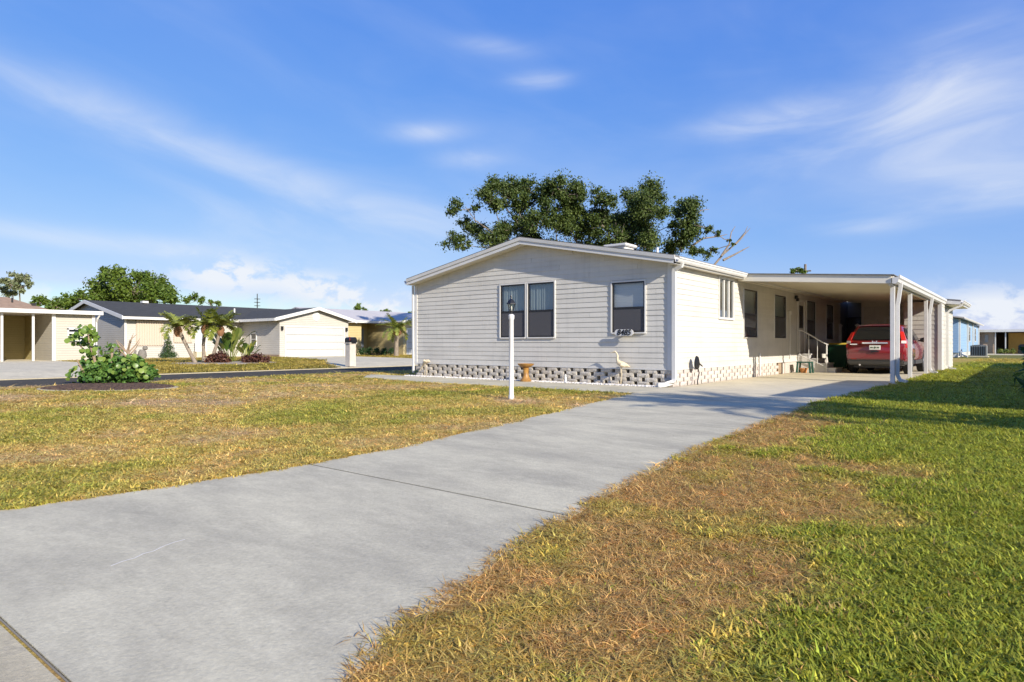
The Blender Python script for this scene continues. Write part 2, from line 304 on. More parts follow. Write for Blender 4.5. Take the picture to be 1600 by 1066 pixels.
def groundmat(name,attr=None,c=(.2,.17,.05),c2=(.1,.12,.03)):
    m,t,b=nodes(name); b.inputs['Roughness'].default_value=.95; b.inputs['Specular IOR Level'].default_value=.1
    g=t.nodes.new('ShaderNodeNewGeometry')
    n=t.nodes.new('ShaderNodeTexNoise'); n.inputs['Scale'].default_value=30 if attr else .5; n.inputs['Detail'].default_value=6; n.inputs['Roughness'].default_value=.7; t.links.new(g.outputs['Position'],n.inputs['Vector'])
    if attr:
        a=t.nodes.new('ShaderNodeAttribute'); a.attribute_name=attr
        r=t.nodes.new('ShaderNodeMapRange'); r.inputs[1].default_value=.3; r.inputs[2].default_value=.7; r.inputs[3].default_value=.45; r.inputs[4].default_value=.95; t.links.new(n.outputs[0],r.inputs[0])
        s=t.nodes.new('ShaderNodeVectorMath'); s.operation='SCALE'; t.links.new(a.outputs['Color'],s.inputs[0]); t.links.new(r.outputs[0],s.inputs['Scale']); t.links.new(s.outputs[0],b.inputs['Base Color'])
    else:
        k=t.nodes.new('ShaderNodeMixRGB'); r=t.nodes.new('ShaderNodeMapRange'); r.inputs[1].default_value=.35; r.inputs[2].default_value=.65; t.links.new(n.outputs[0],r.inputs[0]); t.links.new(r.outputs[0],k.inputs[0]); k.inputs[1].default_value=rgb(c); k.inputs[2].default_value=rgb(c2); t.links.new(k.outputs[0],b.inputs['Base Color'])
    q=t.nodes.new('ShaderNodeBump'); q.inputs['Strength'].default_value=.7; q.inputs['Distance'].default_value=.03; t.links.new(n.outputs[0],q.inputs['Height']); t.links.new(q.outputs[0],b.inputs['Normal']); return m
FARG=groundmat('far_turf'); LAWNM=groundmat('lawn_thatch','gcol'); ACROSS=groundmat('across_turf',c=(.42,.30,.07),c2=(.33,.29,.055))
struct(B().add([(-600,-600,-.03),(600,-600,-.03),(600,900,-.03),(-600,900,-.03)],[(0,1,2,3)]).build('ground',FARG))
struct(grid_sheet('lawn',-12,14,-13.5,42,.2,0.,LAWNM,turf))
struct(B().box(-15.6,-11.9,-90,200,-.3,.006).build('road',ASPH))
struct(B().hexa([(-300,-200,-.3),(-15.6,-200,-.3),(-15.6,300,-.3),(-300,300,-.3),(-300,-200,.12),(-18.5,-200,.12),(-18.5,300,.12),(-300,300,.12)]).build('lawn_across_street',ACROSS))
struct(B().box(-15.75,-15.6,-90,200,-.2,.03).build('kerb',CONCK))
struct(B().box(-60,60,-14.0,-13.463,-.2,.01).build('gutter',CONCK,bevel=.012))
struct(B().box(-60,60,-22,-14.0,-.2,.002).build('street',ASPH))
# driveway: three cast slabs on a filler bed
def slab_poly(y0,y1):
    ys=[y0]+[p[0] for p in LP if y0<p[0]<y1]+[y1]; yr=[y0]+[p[0] for p in RP if y0<p[0]<y1]+[y1]
    return [(float(DL(y)),y) for y in ys][::-1]+[(float(DR(y)),y) for y in yr]
dv=struct(B().prism(slab_poly(-13.46,-2.2),2,-.08,.003).build('driveway',JOINT)); sub(dv)
for y0,y1 in ((-13.455,-11.0),(-10.985,-6.55),(-6.54,-2.22)):
    B().prism(slab_poly(y0,y1),2,-.07,.007).build('concrete_slab',CONCG,dv,bevel=.004)
ck=[(3.33,-12.99),(3.305,-12.93),(3.30,-12.88),(3.265,-12.83),(3.26,-12.78),(3.22,-12.72),(3.195,-12.66),(3.19,-12.6)]
B().add([(x-.004,y,.0085) for x,y in ck]+[(x+.004,y,.0085) for x,y in ck],[(k,k+1,len(ck)+k+1,len(ck)+k) for k in range(len(ck)-1)]).build('crack',mat('crack_filler',(.7,.67,.6),.8),dv)
cs=struct(B().box(.02,3.86,-2.1,18,-.08,.003).build('carport_floor',JOINT)); sub(cs)
for y0,y1 in ((-2.2,2.2),(2.21,6.6),(6.61,11.),(11.01,14.38)): B().box(.05 if y0>0 else .12,3.9,y0,y1,-.07,.014).build('concrete_slab',CONCB,cs,bevel=.005)
wk=struct(B().prism([(-10.3,-.45),(-9.2,-1.75),(-6.2,-2.36),(.25,-2.55),(.25,-.3),(-8.9,-.3)],2,-.08,.003).build('walkway',JOINT)); sub(wk)
B().prism([(-10.4,-.4),(-9.2,-1.8),(-6.2,-2.4),(-4.41,-2.45),(-4.41,-.28),(-8.9,-.28)],2,-.07,.011).build('concrete_slab',CONCG,wk,bevel=.005)
B().prism([(-4.4,-2.45),(.11,-2.56),(.11,-.28),(-4.4,-.28)],2,-.07,.011).build('concrete_slab',CONCG,wk,bevel=.005)
def apron(name,near,far,rest):
    """drive that climbs gently from the road edge to its lot"""
    a,b=near; c,d=far; v=[(-15.7,a,.012),(-15.7,b,.012),(-18.5,c,.137),(-18.5,d,.137)]+[(x,y,.137) for x,y in rest]
    f=[(0,1,2,3),(3,2)+tuple(range(4,len(v)))]; lo=[(x,y,z-.12) for x,y,z in v]; n=len(v); ed=[0,1,2]+list(range(4,n))+[3]
    return struct(B().add(v+lo,f+[(ed[i],ed[(i+1)%n],n+ed[(i+1)%n],n+ed[i]) for i in range(n)]).build(name,CONCB))
apron('neighbour_driveway',(-12.5,-6.9),(-5.6,-13.),[(-24,-2.9),(-33.6,-2.6),(-38.5,-2.6),(-38.5,-16),(-24,-14)])
apron('garage_driveway',(2.2,9.3),(10.6,3.6),[(-24,13.4),(-32.8,15.2),(-32.8,10.2),(-24,7.4)])
apron('yellow_house_driveway',(18.,24.),(24.5,18.5),[(-32.9,27),(-32.9,21.5)])
struct(B().prism([(-26,1.3),(-37.6,1.3),(-37.6,10),(-33,10),(-33,8.5),(-36,8),(-36,3)],2,0,.133).build('front_path',CONCB))

# ------------------------------------------------------------------ the house
HOUSE=thing('house','white manufactured home with lap siding and a low gable roof','house',(-4.3,9,0))
W_=-8.7; LEN=17.; RID=-4.25; EAVE=2.93; APEX=3.74; SK=.42; CR=.127
FRW=[(-5.18,-3.33,1.19,2.66),(-1.58,-.69,1.29,2.52)]                    # openings on the front (x0,x1,z0,z1)
SDW=[(2.87,3.94,1.70,2.80),(4.77,5.95,1.2,2.62),(7.65,8.91,1.2,2.62),(10.38,11.3,.70,2.58),(11.5,12.75,1.2,2.62),(14.44,15.64,1.2,2.62)]
front=lambda u,n,z:(u,-n,z); side=lambda u,n,z:(n,u,z)
def rects(u0,u1,z0,z1,ops):
    """rectangle minus openings -> list of rectangles"""
    us=sorted({u0,u1,*[o[0] for o in ops if u0<o[0]<u1],*[o[1] for o in ops if u0<o[1]<u1]}); out=[]
    for a,b in zip(us[:-1],us[1:]):
        m=(a+b)/2; cut=sorted([(o[2],o[3]) for o in ops if o[0]<m<o[1]]); z=z0
        for c,d in cut:
            if c>z and z<z1: out.append((a,b,z,min(c,z1)))
            z=max(z,d)
        if z<z1: out.append((a,b,z,z1))
    # merge neighbours with equal z span
    res=[]
    for r in out:
        for q in res:
            if abs(q[1]-r[0])<1e-6 and abs(q[2]-r[2])<1e-6 and abs(q[3]-r[3])<1e-6: q[1]=r[1]; break
        else: res.append(list(r))
    return res
def siding(parent,fmap,u0,u1,z0,z1,ops,ulim=None,m=SIDING,joint=3.66,cr=CR,join=False):
    z=z0; k=0; jb=B()
    while z<z1-.01:
        zt=min(z+cr,z1)
        for a,b,c,d in rects(u0,u1,z,zt,ops):
            cuts=[a]; q=u0+(k*1.37)%joint
            while q<b:
                if a+.25<q<b-.25: cuts.append(q)
                q+=joint
            cuts.append(b)
            for p0,p1 in zip(cuts[:-1],cuts[1:]):
                lo=[p0,p0]; hi=[p1,p1]
                if ulim:
                    l0,h0=ulim(c); l1,h1=ulim(d); lo=[max(p0,l0),max(p0,l1)]; hi=[min(p1,h0),min(p1,h1)]
                    if hi[0]<=lo[0]: continue
                    if hi[1]<lo[1]: hi[1]=lo[1]=(hi[1]+lo[1])/2
                jt=random.uniform(-.0025,.0025); n0=.016+jt-(.012+jt)*(c-z)/cr; n1=.016+jt-(.012+jt)*(d-z)/cr; e=.002
                bb=B().hexa([fmap(lo[0]+e,0,c),fmap(hi[0]-e,0,c),fmap(hi[0]-e,n0,c),fmap(lo[0]+e,n0,c),fmap(lo[1]+e,0,d),fmap(hi[1]-e,0,d),fmap(hi[1]-e,n1,d),fmap(lo[1]+e,n1,d)])
                if join: jb.add(bb.v,bb.f)
                else: bb.build('siding_board',m,parent)
        z=zt; k+=1
    if join: jb.build('siding',m,parent)['kind']='stuff'
def gl_lim(z):
    if z<=EAVE: return W_,0.
    t=(z-EAVE)/(APEX-EAVE); return W_+(RID-W_)*t, RID*t
fw=B()
for a,b,c,d in rects(W_,0,SK,EAVE,FRW): fw.box(a,b,.002,.09,c,d)
fw.prism([(W_,EAVE),(0,EAVE),(RID,APEX)],1,.002,.09); fw.build('front_wall',SUBW,HOUSE)
sw=B()
for a,b,c,d in rects(.1,LEN,SK,EAVE,SDW): sw.box(-.09,-.002,a,b,c,d)
sw.build('side_wall',SUBW,HOUSE)
B().box(W_,W_+.09,.1,LEN,0,EAVE).build('rear_wall',SIDING,HOUSE)
B().box(W_+.09,-.09,LEN-.1,LEN,0,EAVE).prism([(W_,EAVE),(0,EAVE),(RID,APEX)],1,LEN-.1,LEN).build('back_gable',SIDING,HOUSE)
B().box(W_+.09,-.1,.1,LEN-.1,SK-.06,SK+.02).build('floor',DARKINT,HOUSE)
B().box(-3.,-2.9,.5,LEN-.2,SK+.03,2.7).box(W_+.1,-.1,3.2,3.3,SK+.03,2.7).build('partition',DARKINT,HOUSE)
siding(HOUSE,front,W_+.08,-.09,SK,APEX-.02,FRW,gl_lim)
siding(HOUSE,side,.09,LEN,SK,EAVE-.02,SDW,joint=7.3)
for a,b in ((W_-.02,W_+.09),(-.1,.025)): B().box(a,b,-.03,.0,SK-.01,EAVE+.06).build('corner_trim',TRIM,HOUSE)
B().box(.003,.028,-.0,.1,SK-.01,EAVE).build('corner_trim',TRIM,HOUSE)
B().box(W_,0,-.026,.0,SK-.03,SK-.001).build('starter_strip',TRIM,HOUSE); B().box(.0,.026,.1,LEN,SK-.03,SK-.001).build('starter_strip',TRIM,HOUSE)
# openings
def window(parent,fmap,u0,u1,z0,z1,style='hung',trim=.034,back=CURT,low=None):
    t=B(); pr=.04
    def fb(b,a0,a1,c0,c1,n0,n1): 
        p=[fmap(u,n,z) for z in (c0,c1) for u,n in ((a0,n0),(a1,n0),(a1,n1),(a0,n1))]; b.hexa(p); return b
    fb(t,u0-trim,u0,z0-trim,z1+trim,-.05,pr); fb(t,u1,u1+trim,z0-trim,z1+trim,-.05,pr); fb(t,u0,u1,z1,z1+trim,-.05,pr); fb(t,u0,u1,z0-trim,z0,-.05,pr+.012)
    wn=sub(t.build('window',TRIM,parent))
    if style=='slot':
        n=3; wd=(u1-u0)/n
        for i in range(n):
            a,b=u0+i*wd,u0+(i+1)*wd
            s=B(); fb(s,a+.003,a+.035,z0,z1,-.02,.03); fb(s,b-.035,b-.003,z0,z1,-.02,.03); fb(s,a+.035,b-.035,z0,z0+.03,-.02,.03); fb(s,a+.035,b-.035,z1-.03,z1,-.02,.03); s.build('sash',TRIM,wn)
            fb(B(),a+.035,b-.035,z0+.03,z1-.03,.0,.006).build('pane',GLASS,wn)
        fb(B(),u0,u1,z0,z1,-.085,-.07).build('blind',TANB,wn); return wn
    zm=z0+(z1-z0)*.49; s=B(); q=.036
    fb(s,u0,u0+q,z0,z1,-.03,.02); fb(s,u1-q,u1,z0,z1,-.03,.02); fb(s,u0+q,u1-q,z0,z0+q,-.03,.02); fb(s,u0+q,u1-q,z1-q,z1,-.03,.02); fb(s,u0+q,u1-q,zm-.018,zm+.018,-.03,.024)
    s.build('sash',SASH,wn)
    fb(B(),u0+q,u1-q,zm+.018,z1-q,.0,.006).build('pane',GLASS,wn); fb(B(),u0+q,u1-q,z0+q,zm-.018,-.012,-.006).build('pane',GLASS,wn)
    fb(B(),u0+q,u1-q,z0+q,zm-.018,.006,.009).build('insect_screen',SCREEN,wn)
    # curtain with soft pleats
    c=B(); n=40; pts=[]
    for i in range(n+1):
        u=u0+(u1-u0)*i/n; q_=0 if back is BLIND else 1; d=-.055-q_*(.007*math.sin(i*1.55+.8*math.sin(i*.31+u0*3))+.006*math.sin(i*.7+u0)); pts.append((u,d))
    v=[fmap(u,d,z) for z in (z0-.05 if low is None else z0+(z1-z0)*low,z1+.05) for u,d in pts]; c.add(v,[(i,i+1,n+2+i,n+1+i) for i in range(n)]); c.build('curtain',back,wn); return wn
u0,u1,z0,z1=FRW[0]; mid=(u0+u1)/2
window(HOUSE,front,u0,mid-.045,z0,z1); window(HOUSE,front,mid+.045,u1,z0,z1)
window(HOUSE,front,*FRW[1],back=BLIND)
window(HOUSE,side,*SDW[0],style='slot',trim=.03)
for q,bk in ((1,CURT),(2,CURT),(4,CURT),(5,BLIND)): window(HOUSE,side,*SDW[q],trim=.012,back=bk,low=.32 if q==1 else None)
# side door
u0,u1,z0,z1=SDW[3]
dr=sub(B().box(-.05,.0,u0+.05,u1-.05,z0+.02,z1-.04).build('door',DOORM,HOUSE))
B().box(-.06,.035,u0-.03,u0+.05,z0,z1+.03).box(-.06,.035,u1-.05,u1+.03,z0,z1+.03).box(-.06,.035,u0+.05,u1-.05,z1-.04,z1+.03).build('door_frame',TRIM,HOUSE)
B().box(.0,.006,u0+.27,u1-.27,1.62,2.36).build('door_pane',CARGLASS,dr); B().box(.0,.014,u0+.23,u0+.27,1.58,2.4).box(.0,.014,u1-.27,u1-.23,1.58,2.4).box(.0,.014,u0+.27,u1-.27,2.36,2.4).box(.0,.014,u0+.27,u1-.27,1.58,1.62).build('pane_frame',SASH,dr)
B().tube([(.0,u0+.12,1.5),(.05,u0+.12,1.5),(.055,u0+.2,1.5)],.014).build('door_handle',CHROME,dr)
B().box(.02,.10,9.95,10.1,2.60,2.72).box(.06,.14,9.97,10.08,2.52,2.62).build('wall_lamp',BLACKM,HOUSE)
B().box(.022,.06,9.3,9.36,.5,2.1).build('conduit',TRIM,HOUSE); B().box(.022,.09,9.27,9.39,2.02,2.14).build('meter_box',TRIM,HOUSE)
B().tube([(.05,6.12,.05),(.05,6.12,.72)],.025).build('vent_pipe',TRIM,HOUSE)
# skirt of spaced split-face blocks
def block_mesh(name,l,h,d,seed,m):
    r=random.Random(seed); b=B(); nx,nz=5,3; v=[]
    for k in range(nz+1):
        for i in range(nx+1):
            e=(i in(0,nx)) or (k in(0,nz)); v.append((-l/2+l*i/nx,-d/2-(r.uniform(-.004,.004) if e else r.uniform(.003,.015)),h*k/nz))
    for k in (0,1):
        for i in (0,1): v.append((-l/2+l*i,d/2,h*k))
    n=(nx+1)*(nz+1); f=[(k*(nx+1)+i,k*(nx+1)+i+1,(k+1)*(nx+1)+i+1,(k+1)*(nx+1)+i) for k in range(nz) for i in range(nx)]
    f+=[(n,n+1,n+3,n+2),tuple(range(0,nx+1))+(n+1,n),tuple(range(nz*(nx+1),n))+(n+3,n+2),tuple(k*(nx+1) for k in range(nz+1))+(n+2,n),tuple(k*(nx+1)+nx for k in range(nz+1))+(n+3,n+1)]
    b.add(v,f); return b.mesh(name,m)
BM=[block_mesh('block',.31,.097,.16,s,BLOCK) for s in range(5)]; BMW=[block_mesh('block',.36,.097,.16,s+9,BLOCKW) for s in range(5)]
for row in range(4):
    z=.002+row*.098; i=0; u=W_+.17-(.205 if row%2 else 0)
    while u<-.1:
        if u>W_+.1: link('block',BM[(i*3+row)%5],HOUSE,(u+random.uniform(-.008,.008),.07,z))
        u+=.41; i+=1
    u=.2-(.215 if row%2 else 0); i=0
    while u<8.0:
        if u>.1:
            o=link('block',BMW[(i*2+row)%5],HOUSE); o.matrix_parent_inverse=PINV['house']; o.location=(-.07,u,z); o.rotation_euler=(0,0,R(90))
        u+=.43; i+=1
B().box(-.14,-.005,8.9,LEN,0,SK-.035).build('skirt_panel',BLOCKW,HOUSE); B().box(-.12,-.03,8.2,8.9,0.02,SK-.035).build('access_door',STEM,HOUSE)
B().box(-.16,-.02,8.62,8.88,.0,.36).build('block',BLOCKW,HOUSE)
# roof
OH=.32; OR=.20; OL=.05; sl_=(APEX-EAVE)/(-RID); slL=(APEX-EAVE)/(RID-W_); TH=.10; zr=3.88
roof=B()
def rp(x): return zr-(x-RID)*.195 if x>RID else zr-(RID-x)*.19
for xa,xb in ((W_-OL,RID),(RID,OR)):
    roof.hexa([(xa,-OH+.02,rp(xa)-.05),(xb,-OH+.02,rp(xb)-.05),(xb,LEN+.2,rp(xb)-.05),(xa,LEN+.2,rp(xa)-.05),(xa,-OH-.03,rp(xa)+.03),(xb,-OH-.03,rp(xb)+.03),(xb,LEN+.2,rp(xb)+.03),(xa,LEN+.2,rp(xa)+.03)])
rf=sub(roof.build('roof',SHING,HOUSE))
for xa,xb in ((W_-OL-.02,RID),(RID,OR+.02)):
    B().hexa([(xa,-OH,rp(xa)-.17),(xb,-OH,rp(xb)-.17),(xb,-OH+.05,rp(xb)-.17),(xa,-OH+.05,rp(xa)-.17),(xa,-OH,rp(xa)-.052),(xb,-OH,rp(xb)-.052),(xb,-OH+.05,rp(xb)-.052),(xa,-OH+.05,rp(xa)-.052)]).build('rake_board',TRIM,rf)
    B().hexa([(xa,-OH-.022,rp(xa)-.075),(xb,-OH-.022,rp(xb)-.075),(xb,-OH-.002,rp(xb)-.075),(xa,-OH-.002,rp(xa)-.075),(xa,-OH-.032,rp(xa)+.012),(xb,-OH-.032,rp(xb)+.012),(xb,-OH-.002,rp(xb)+.012),(xa,-OH-.002,rp(xa)+.012)]).build('drip_edge',TRIM,rf)
    B().hexa([(xa,-OH+.05,rp(xa)-.165),(xb,-OH+.05,rp(xb)-.165),(xb,.03,rp(xb)-.165),(xa,.03,rp(xa)-.165),(xa,-OH+.05,rp(xa)-.15),(xb,-OH+.05,rp(xb)-.15),(xb,.03,rp(xb)-.15),(xa,.03,rp(xa)-.15)]).build('soffit',SOFFIT,rf)
B().box(.03,OR-.01,-OH+.05,LEN,rp(OR)-.17,rp(OR)-.155).build('soffit',SOFFIT,rf)
B().box(OR-.01,OR+.02,-OH,LEN+.2,rp(OR)-.18,rp(OR)-.04).build('fascia',TRIM,rf)
def gutter(x,y0,y1,z,parent,name='gutter',s=1):
    pr=[(0,0),(0,-.11),(.06,-.115),(.085,-.08),(.10,-.03),(.115,-.03),(.115,0),(.10,.0),(.10,-.015),(.075,-.07),(.055,-.1),(.01,-.1),(.01,0)]
    return B().prism([(x+a*s,z+b) for a,b in pr],1,y0,y1).build(name,TRIM,parent)
gutter(OR+.02,-OH,4.2,rp(OR)-.03,rf)
gutter(W_-OL-.02,-OH,LEN,rp(W_-OL)-.03,rf,s=-1)
def spout(name,path,parent,wx=.075,wy=.06,m=TRIM):
    """rectangular pipe along a path"""
    b=B(); P=[Vector(p) for p in path]; k=len(P)
    for i,p in enumerate(P):
        d=(P[min(i+1,k-1)]-P[max(i-1,0)]).normalized(); s1=Vector((0,1,0)) if abs(d.y)<.8 else Vector((1,0,0)); s1=(s1-d*s1.dot(d)).normalized(); s2=d.cross(s1)
        for a,c in ((-1,-1),(1,-1),(1,1),(-1,1)): b.v.append(tuple(p+s1*a*wy/2+s2*c*wx/2))
    for i in range(k-1):
        for j in range(4): b.f.append((i*4+j,i*4+(j+1)%4,i*4+4+(j+1)%4,i*4+4+j))
    b.f+= [(3,2,1,0),((k-1)*4,(k-1)*4+1,(k-1)*4+2,(k-1)*4+3)]
    return b.build(name,m,parent,bevel=.006)
spout('downspout',[(.27,-.05,2.88),(.25,-.05,2.8),(.08,-.03,2.74),(.07,-.03,2.68),(.07,-.03,.2),(.05,-.06,.12),(-.05,-.25,.07),(-.16,-.42,.06)],HOUSE,.09,.085)
spout('downspout',[(W_-.08,-.04,2.85),(W_-.06,-.04,.5),(W_-.06,-.04,.1)],HOUSE,.06,.06)
B().box(-3.05,-2.45,2.2,2.75,rp(-2.75)-.02,rp(-2.75)+.24).box(-3.12,-2.38,2.13,2.82,rp(-2.75)+.2,rp(-2.75)+.28).build('roof_vent',TRIM,rf,bevel=.02)
B().tube([(-1.35,2.0,rp(-1.35)-.05),(-1.35,2.0,rp(-1.35)+.3)],.035).build('vent_pipe',TRIM,rf)
# house number plaque
pq=sub(B().prism([(-1.43+.05,1.20),(-.98,1.20),(-.93,1.24),(-.93,1.32),(-.98,1.36),(-1.38,1.36),(-1.43,1.32),(-1.43,1.24)],1,-.16,-.135).build('number_plaque',WHITEP,HOUSE,bevel=.004))
B().box(-1.22,-1.12,-.135,-.02,1.26,1.30).build('bracket',TRIM,pq)
tx=bpy.data.curves.new('digits','FONT'); tx.body='8485'; tx.size=.19; tx.shear=.25; tx.extrude=.003; tx.align_x='CENTER'; tx.align_y='CENTER'; tx.offset=.004
to=bpy.data.objects.new('tmp',tx); COL.objects.link(to); bpy.context.view_layer.update(); tm=bpy.data.meshes.new_from_object(to.evaluated_get(bpy.context.evaluated_depsgraph_get())); bpy.data.objects.remove(to)
tm.name='number_digits'; tm.materials.clear(); tm.materials.append(BLACKM); nd=link('number_digits',tm,pq); nd.location=(-1.18,-.166,1.28); nd.rotation_euler=(R(90),0,0)

# rear wing, entry recess and storage room at the end of the carport
RW=[(1.75,2.55,.1,2.1)]
wing=B()
for a,b,c,d in rects(.85,2.75,0,2.68,RW): wing.box(a,b,17.002,17.1,c,d)
wing.box(.85,.95,17.1,18.6,0,2.8); wing.build('wing_wall',SUBW,HOUSE)
siding(HOUSE,lambda u,n,z:(u,17.-n,z),.85,2.75,.05,2.68,RW,join=True)
B().box(.84,.93,16.965,16.995,0,2.75).build('corner_trim',TRIM,HOUSE)
d2=sub(B().box(1.79,2.51,17.0,17.05,.1,2.06).build('door',DOORM,HOUSE)); B().box(2.0,2.3,16.985,17.0,1.4,1.8).build('door_pane',CARGLASS,d2)
B().box(1.70,1.79,16.96,17.05,.05,2.14).box(2.51,2.6,16.96,17.05,.05,2.14).box(1.79,2.51,16.96,17.05,2.06,2.14).build('door_frame',TRIM,HOUSE)
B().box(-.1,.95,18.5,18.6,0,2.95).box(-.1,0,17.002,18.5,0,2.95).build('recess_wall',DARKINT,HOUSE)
sd_=sub(B().box(.03,.08,17.9,17.94,.1,2.2).box(.72,.77,17.9,17.94,.1,2.2).box(.08,.72,17.9,17.94,2.15,2.2).box(.08,.72,17.9,17.94,1.1,1.14).build('screen_door',SASH,HOUSE)); B().box(.08,.72,17.915,17.92,.1,2.15).build('insect_screen',SCREEN,sd_)
shed=B().box(2.75,3.93,14.402,14.5,0,2.59).box(2.75,2.85,14.5,19,0,2.59).box(3.83,3.928,14.5,19,0,2.59).box(2.85,3.83,18.9,19,0,2.59); shed.build('storage_wall',SUBW,HOUSE)
siding(HOUSE,lambda u,n,z:(u,14.4-n,z),2.77,3.84,.03,2.58,[],cr=.17); siding(HOUSE,lambda u,n,z:(3.93+n,u,z),14.5,18.95,.03,2.58,[],cr=.17)
siding(HOUSE,lambda u,n,z:(2.75-n,u,z),14.42,17.,.03,2.58,[],join=True)
B().box(3.84,3.965,14.36,14.4,0,2.62).box(3.932,3.965,14.4,14.49,0,2.62).build('corner_trim',TRIM,HOUSE)
srf=sub(B().prism([(2.6,2.86),(4.45,2.62),(4.45,2.68),(2.6,2.92)],1,15.6,19.3).build('storage_roof',SHING,HOUSE))
B().prism([(2.6,2.70),(4.45,2.50),(4.45,2.615),(2.6,2.855)],1,15.58,15.62).build('fascia',TRIM,srf); B().box(3.97,4.45,15.62,19.3,2.50,2.515).build('soffit',SOFFIT,srf)
gutter(4.452,15.6,19.3,2.66,srf); spout('downspout',[(4.5,15.75,2.55),(4.45,15.75,2.46),(4.1,15.75,2.3),(4.02,15.75,2.2),(4.02,15.75,.2),(4.1,15.7,.08),(4.3,15.7,.05)],srf,.08,.07)

# ------------------------------------------------------------------ carport
CP=thing('carport','cream metal carport roof on white posts over the parked car','carport',(2,10,0))
def cz(x): return 2.985-(x-.0)*.0745
pan=B()
pan.add([(.12,0,cz(.12)-.05),(3.86,0,cz(3.86)-.05),(3.86,.395,cz(3.86)-.05),(.12,.395,cz(.12)-.05),(.12,0,cz(.12)),(3.86,0,cz(3.86)),(3.86,.395,cz(3.86)),(.12,.395,cz(.12))],[(0,3,2,1),(4,5,6,7),(0,1,5,4),(1,2,6,5),(2,3,7,6),(3,0,4,7)])
pan.add([(.12,.0,cz(.12)-.085),(3.86,.0,cz(3.86)-.085),(3.86,.03,cz(3.86)-.085),(.12,.03,cz(.12)-.085),(.12,0,cz(.12)-.05),(3.86,0,cz(3.86)-.05),(3.86,.03,cz(3.86)-.05),(.12,.03,cz(.12)-.05)],[(0,3,2,1),(0,1,5,4),(1,2,6,5),(2,3,7,6),(3,0,4,7)])
PANM=mat('roof_pan',(.76,.70,.56),.38,var=.08,vscale=1.2,stretch=(.4,3,1)); pm=pan.mesh('roof_pan',PANM)
for i in range(36):
    y=4.32+i*.4
    link('roof_pan',pm,CP,(0,y,0))
B().prism([(.03,cz(.03)-.19),(3.84,cz(3.84)-.2),(3.84,cz(3.84)+.01),(.03,cz(.03)+.01)],1,4.24,4.30).build('front_fascia',SOFFIT,CP,bevel=.006)
B().prism([(.1,cz(.1)+.012),(3.9,cz(3.9)+.012),(3.9,cz(3.9)+.03),(.1,cz(.1)+.03)],1,4.2,15.56).build('roof_cover',SHING,CP)
B().box(3.76,3.86,4.3,14.36,2.46,2.64).build('side_beam',SOFFIT,CP)
gb=B().prism([(3.862,2.50),(3.93,2.49),(3.985,2.53),(4.0,2.60),(4.03,2.63),(4.03,2.70),(4.0,2.70),(4.0,2.65),(3.862,2.65)],1,4.2,15.5).build('gutter',TRIM,CP)
for y in (4.62,7.6,11.2): B().box(3.76,3.86,y-.05,y+.05,.014,2.46).build('post',WHITEP,CP,bevel=.006); 
for y in (4.74,11.33): spout('downspout',[(3.97,y,2.56),(3.97,y,2.48),(3.92,y,2.1),(3.90,y,1.98),(3.90,y,.22),(3.95,y,.1),(4.12,y-.04,.05)],CP,.085,.10,WHITEP)
B().box(.03,.12,4.3,16.9,2.80,2.93).build('ledger',SOFFIT,CP); B().prism([(.85,2.6),(2.74,2.6),(2.74,cz(2.74)-.088),(.85,cz(.85)-.088)],1,16.90,16.98).build('rear_header',SOFFIT,CP)
B().add([(3.2,8.2,2.775),(3.26,8.2,2.775),(3.25,8.35,2.98),(3.21,8.35,2.98)],[(0,1,2,3)]).box(3.3,3.5,8.0,8.25,2.79,2.86).build('leaf_debris',STEM,CP)

# ------------------------------------------------------------------ entry steps
ST=thing('entry_steps','white concrete entry steps with a white handrail below the side door','steps',(.6,10.7,0))
for i,(x0,x1,z) in enumerate(((.03,.42,.66),(.42,.70,.50),(.70,.98,.34),(.98,1.26,.18))): B().box(x0,x1-.002,10.3,11.3,.014,z-.04).build('step',WHITEP,ST); B().box(x0,x1+.03,10.28,11.32,z-.039,z).build('tread',WHITEP,ST,bevel=.008)
hr=sub(B().tube([(.1,10.22,1.5),(.25,10.22,1.46),(.95,10.22,1.02),(1.05,10.22,.98)],.022).build('handrail',WHITEP,ST))
for x,z in ((.12,1.49),(.42,1.35),(.7,1.17)): B().tube([(x,10.22,.55 if x<.4 else .4 if x<.6 else .3),(x,10.22,z)],.012).build('baluster',WHITEP,hr)
B().tube([(1.0,10.22,.014),(1.0,10.22,1.0)],.026).build('newel_post',WHITEP,hr); B().tube([(.12,10.22,.62),(1.0,10.22,.2)],.014).build('bottom_rail',WHITEP,hr)
for x in (.05,.72):
    b=thing('porch_post','short white porch post %s the dark screen door'%('left of' if x<.5 else 'right of'),'post',(x,16.8,0)); 
    B().box(x-.05,x+.05,16.75,16.85,.014,1.78).build('shaft',WHITEP,b); B().box(x-.08,x+.08,16.72,16.88,1.78,1.83).add([(x-.06,16.74,1.83),(x+.06,16.74,1.83),(x+.06,16.86,1.83),(x-.06,16.86,1.83),(x,16.8,1.9)],[(0,1,4),(1,2,4),(2,3,4),(3,0,4)]).build('cap',WHITEP,b)

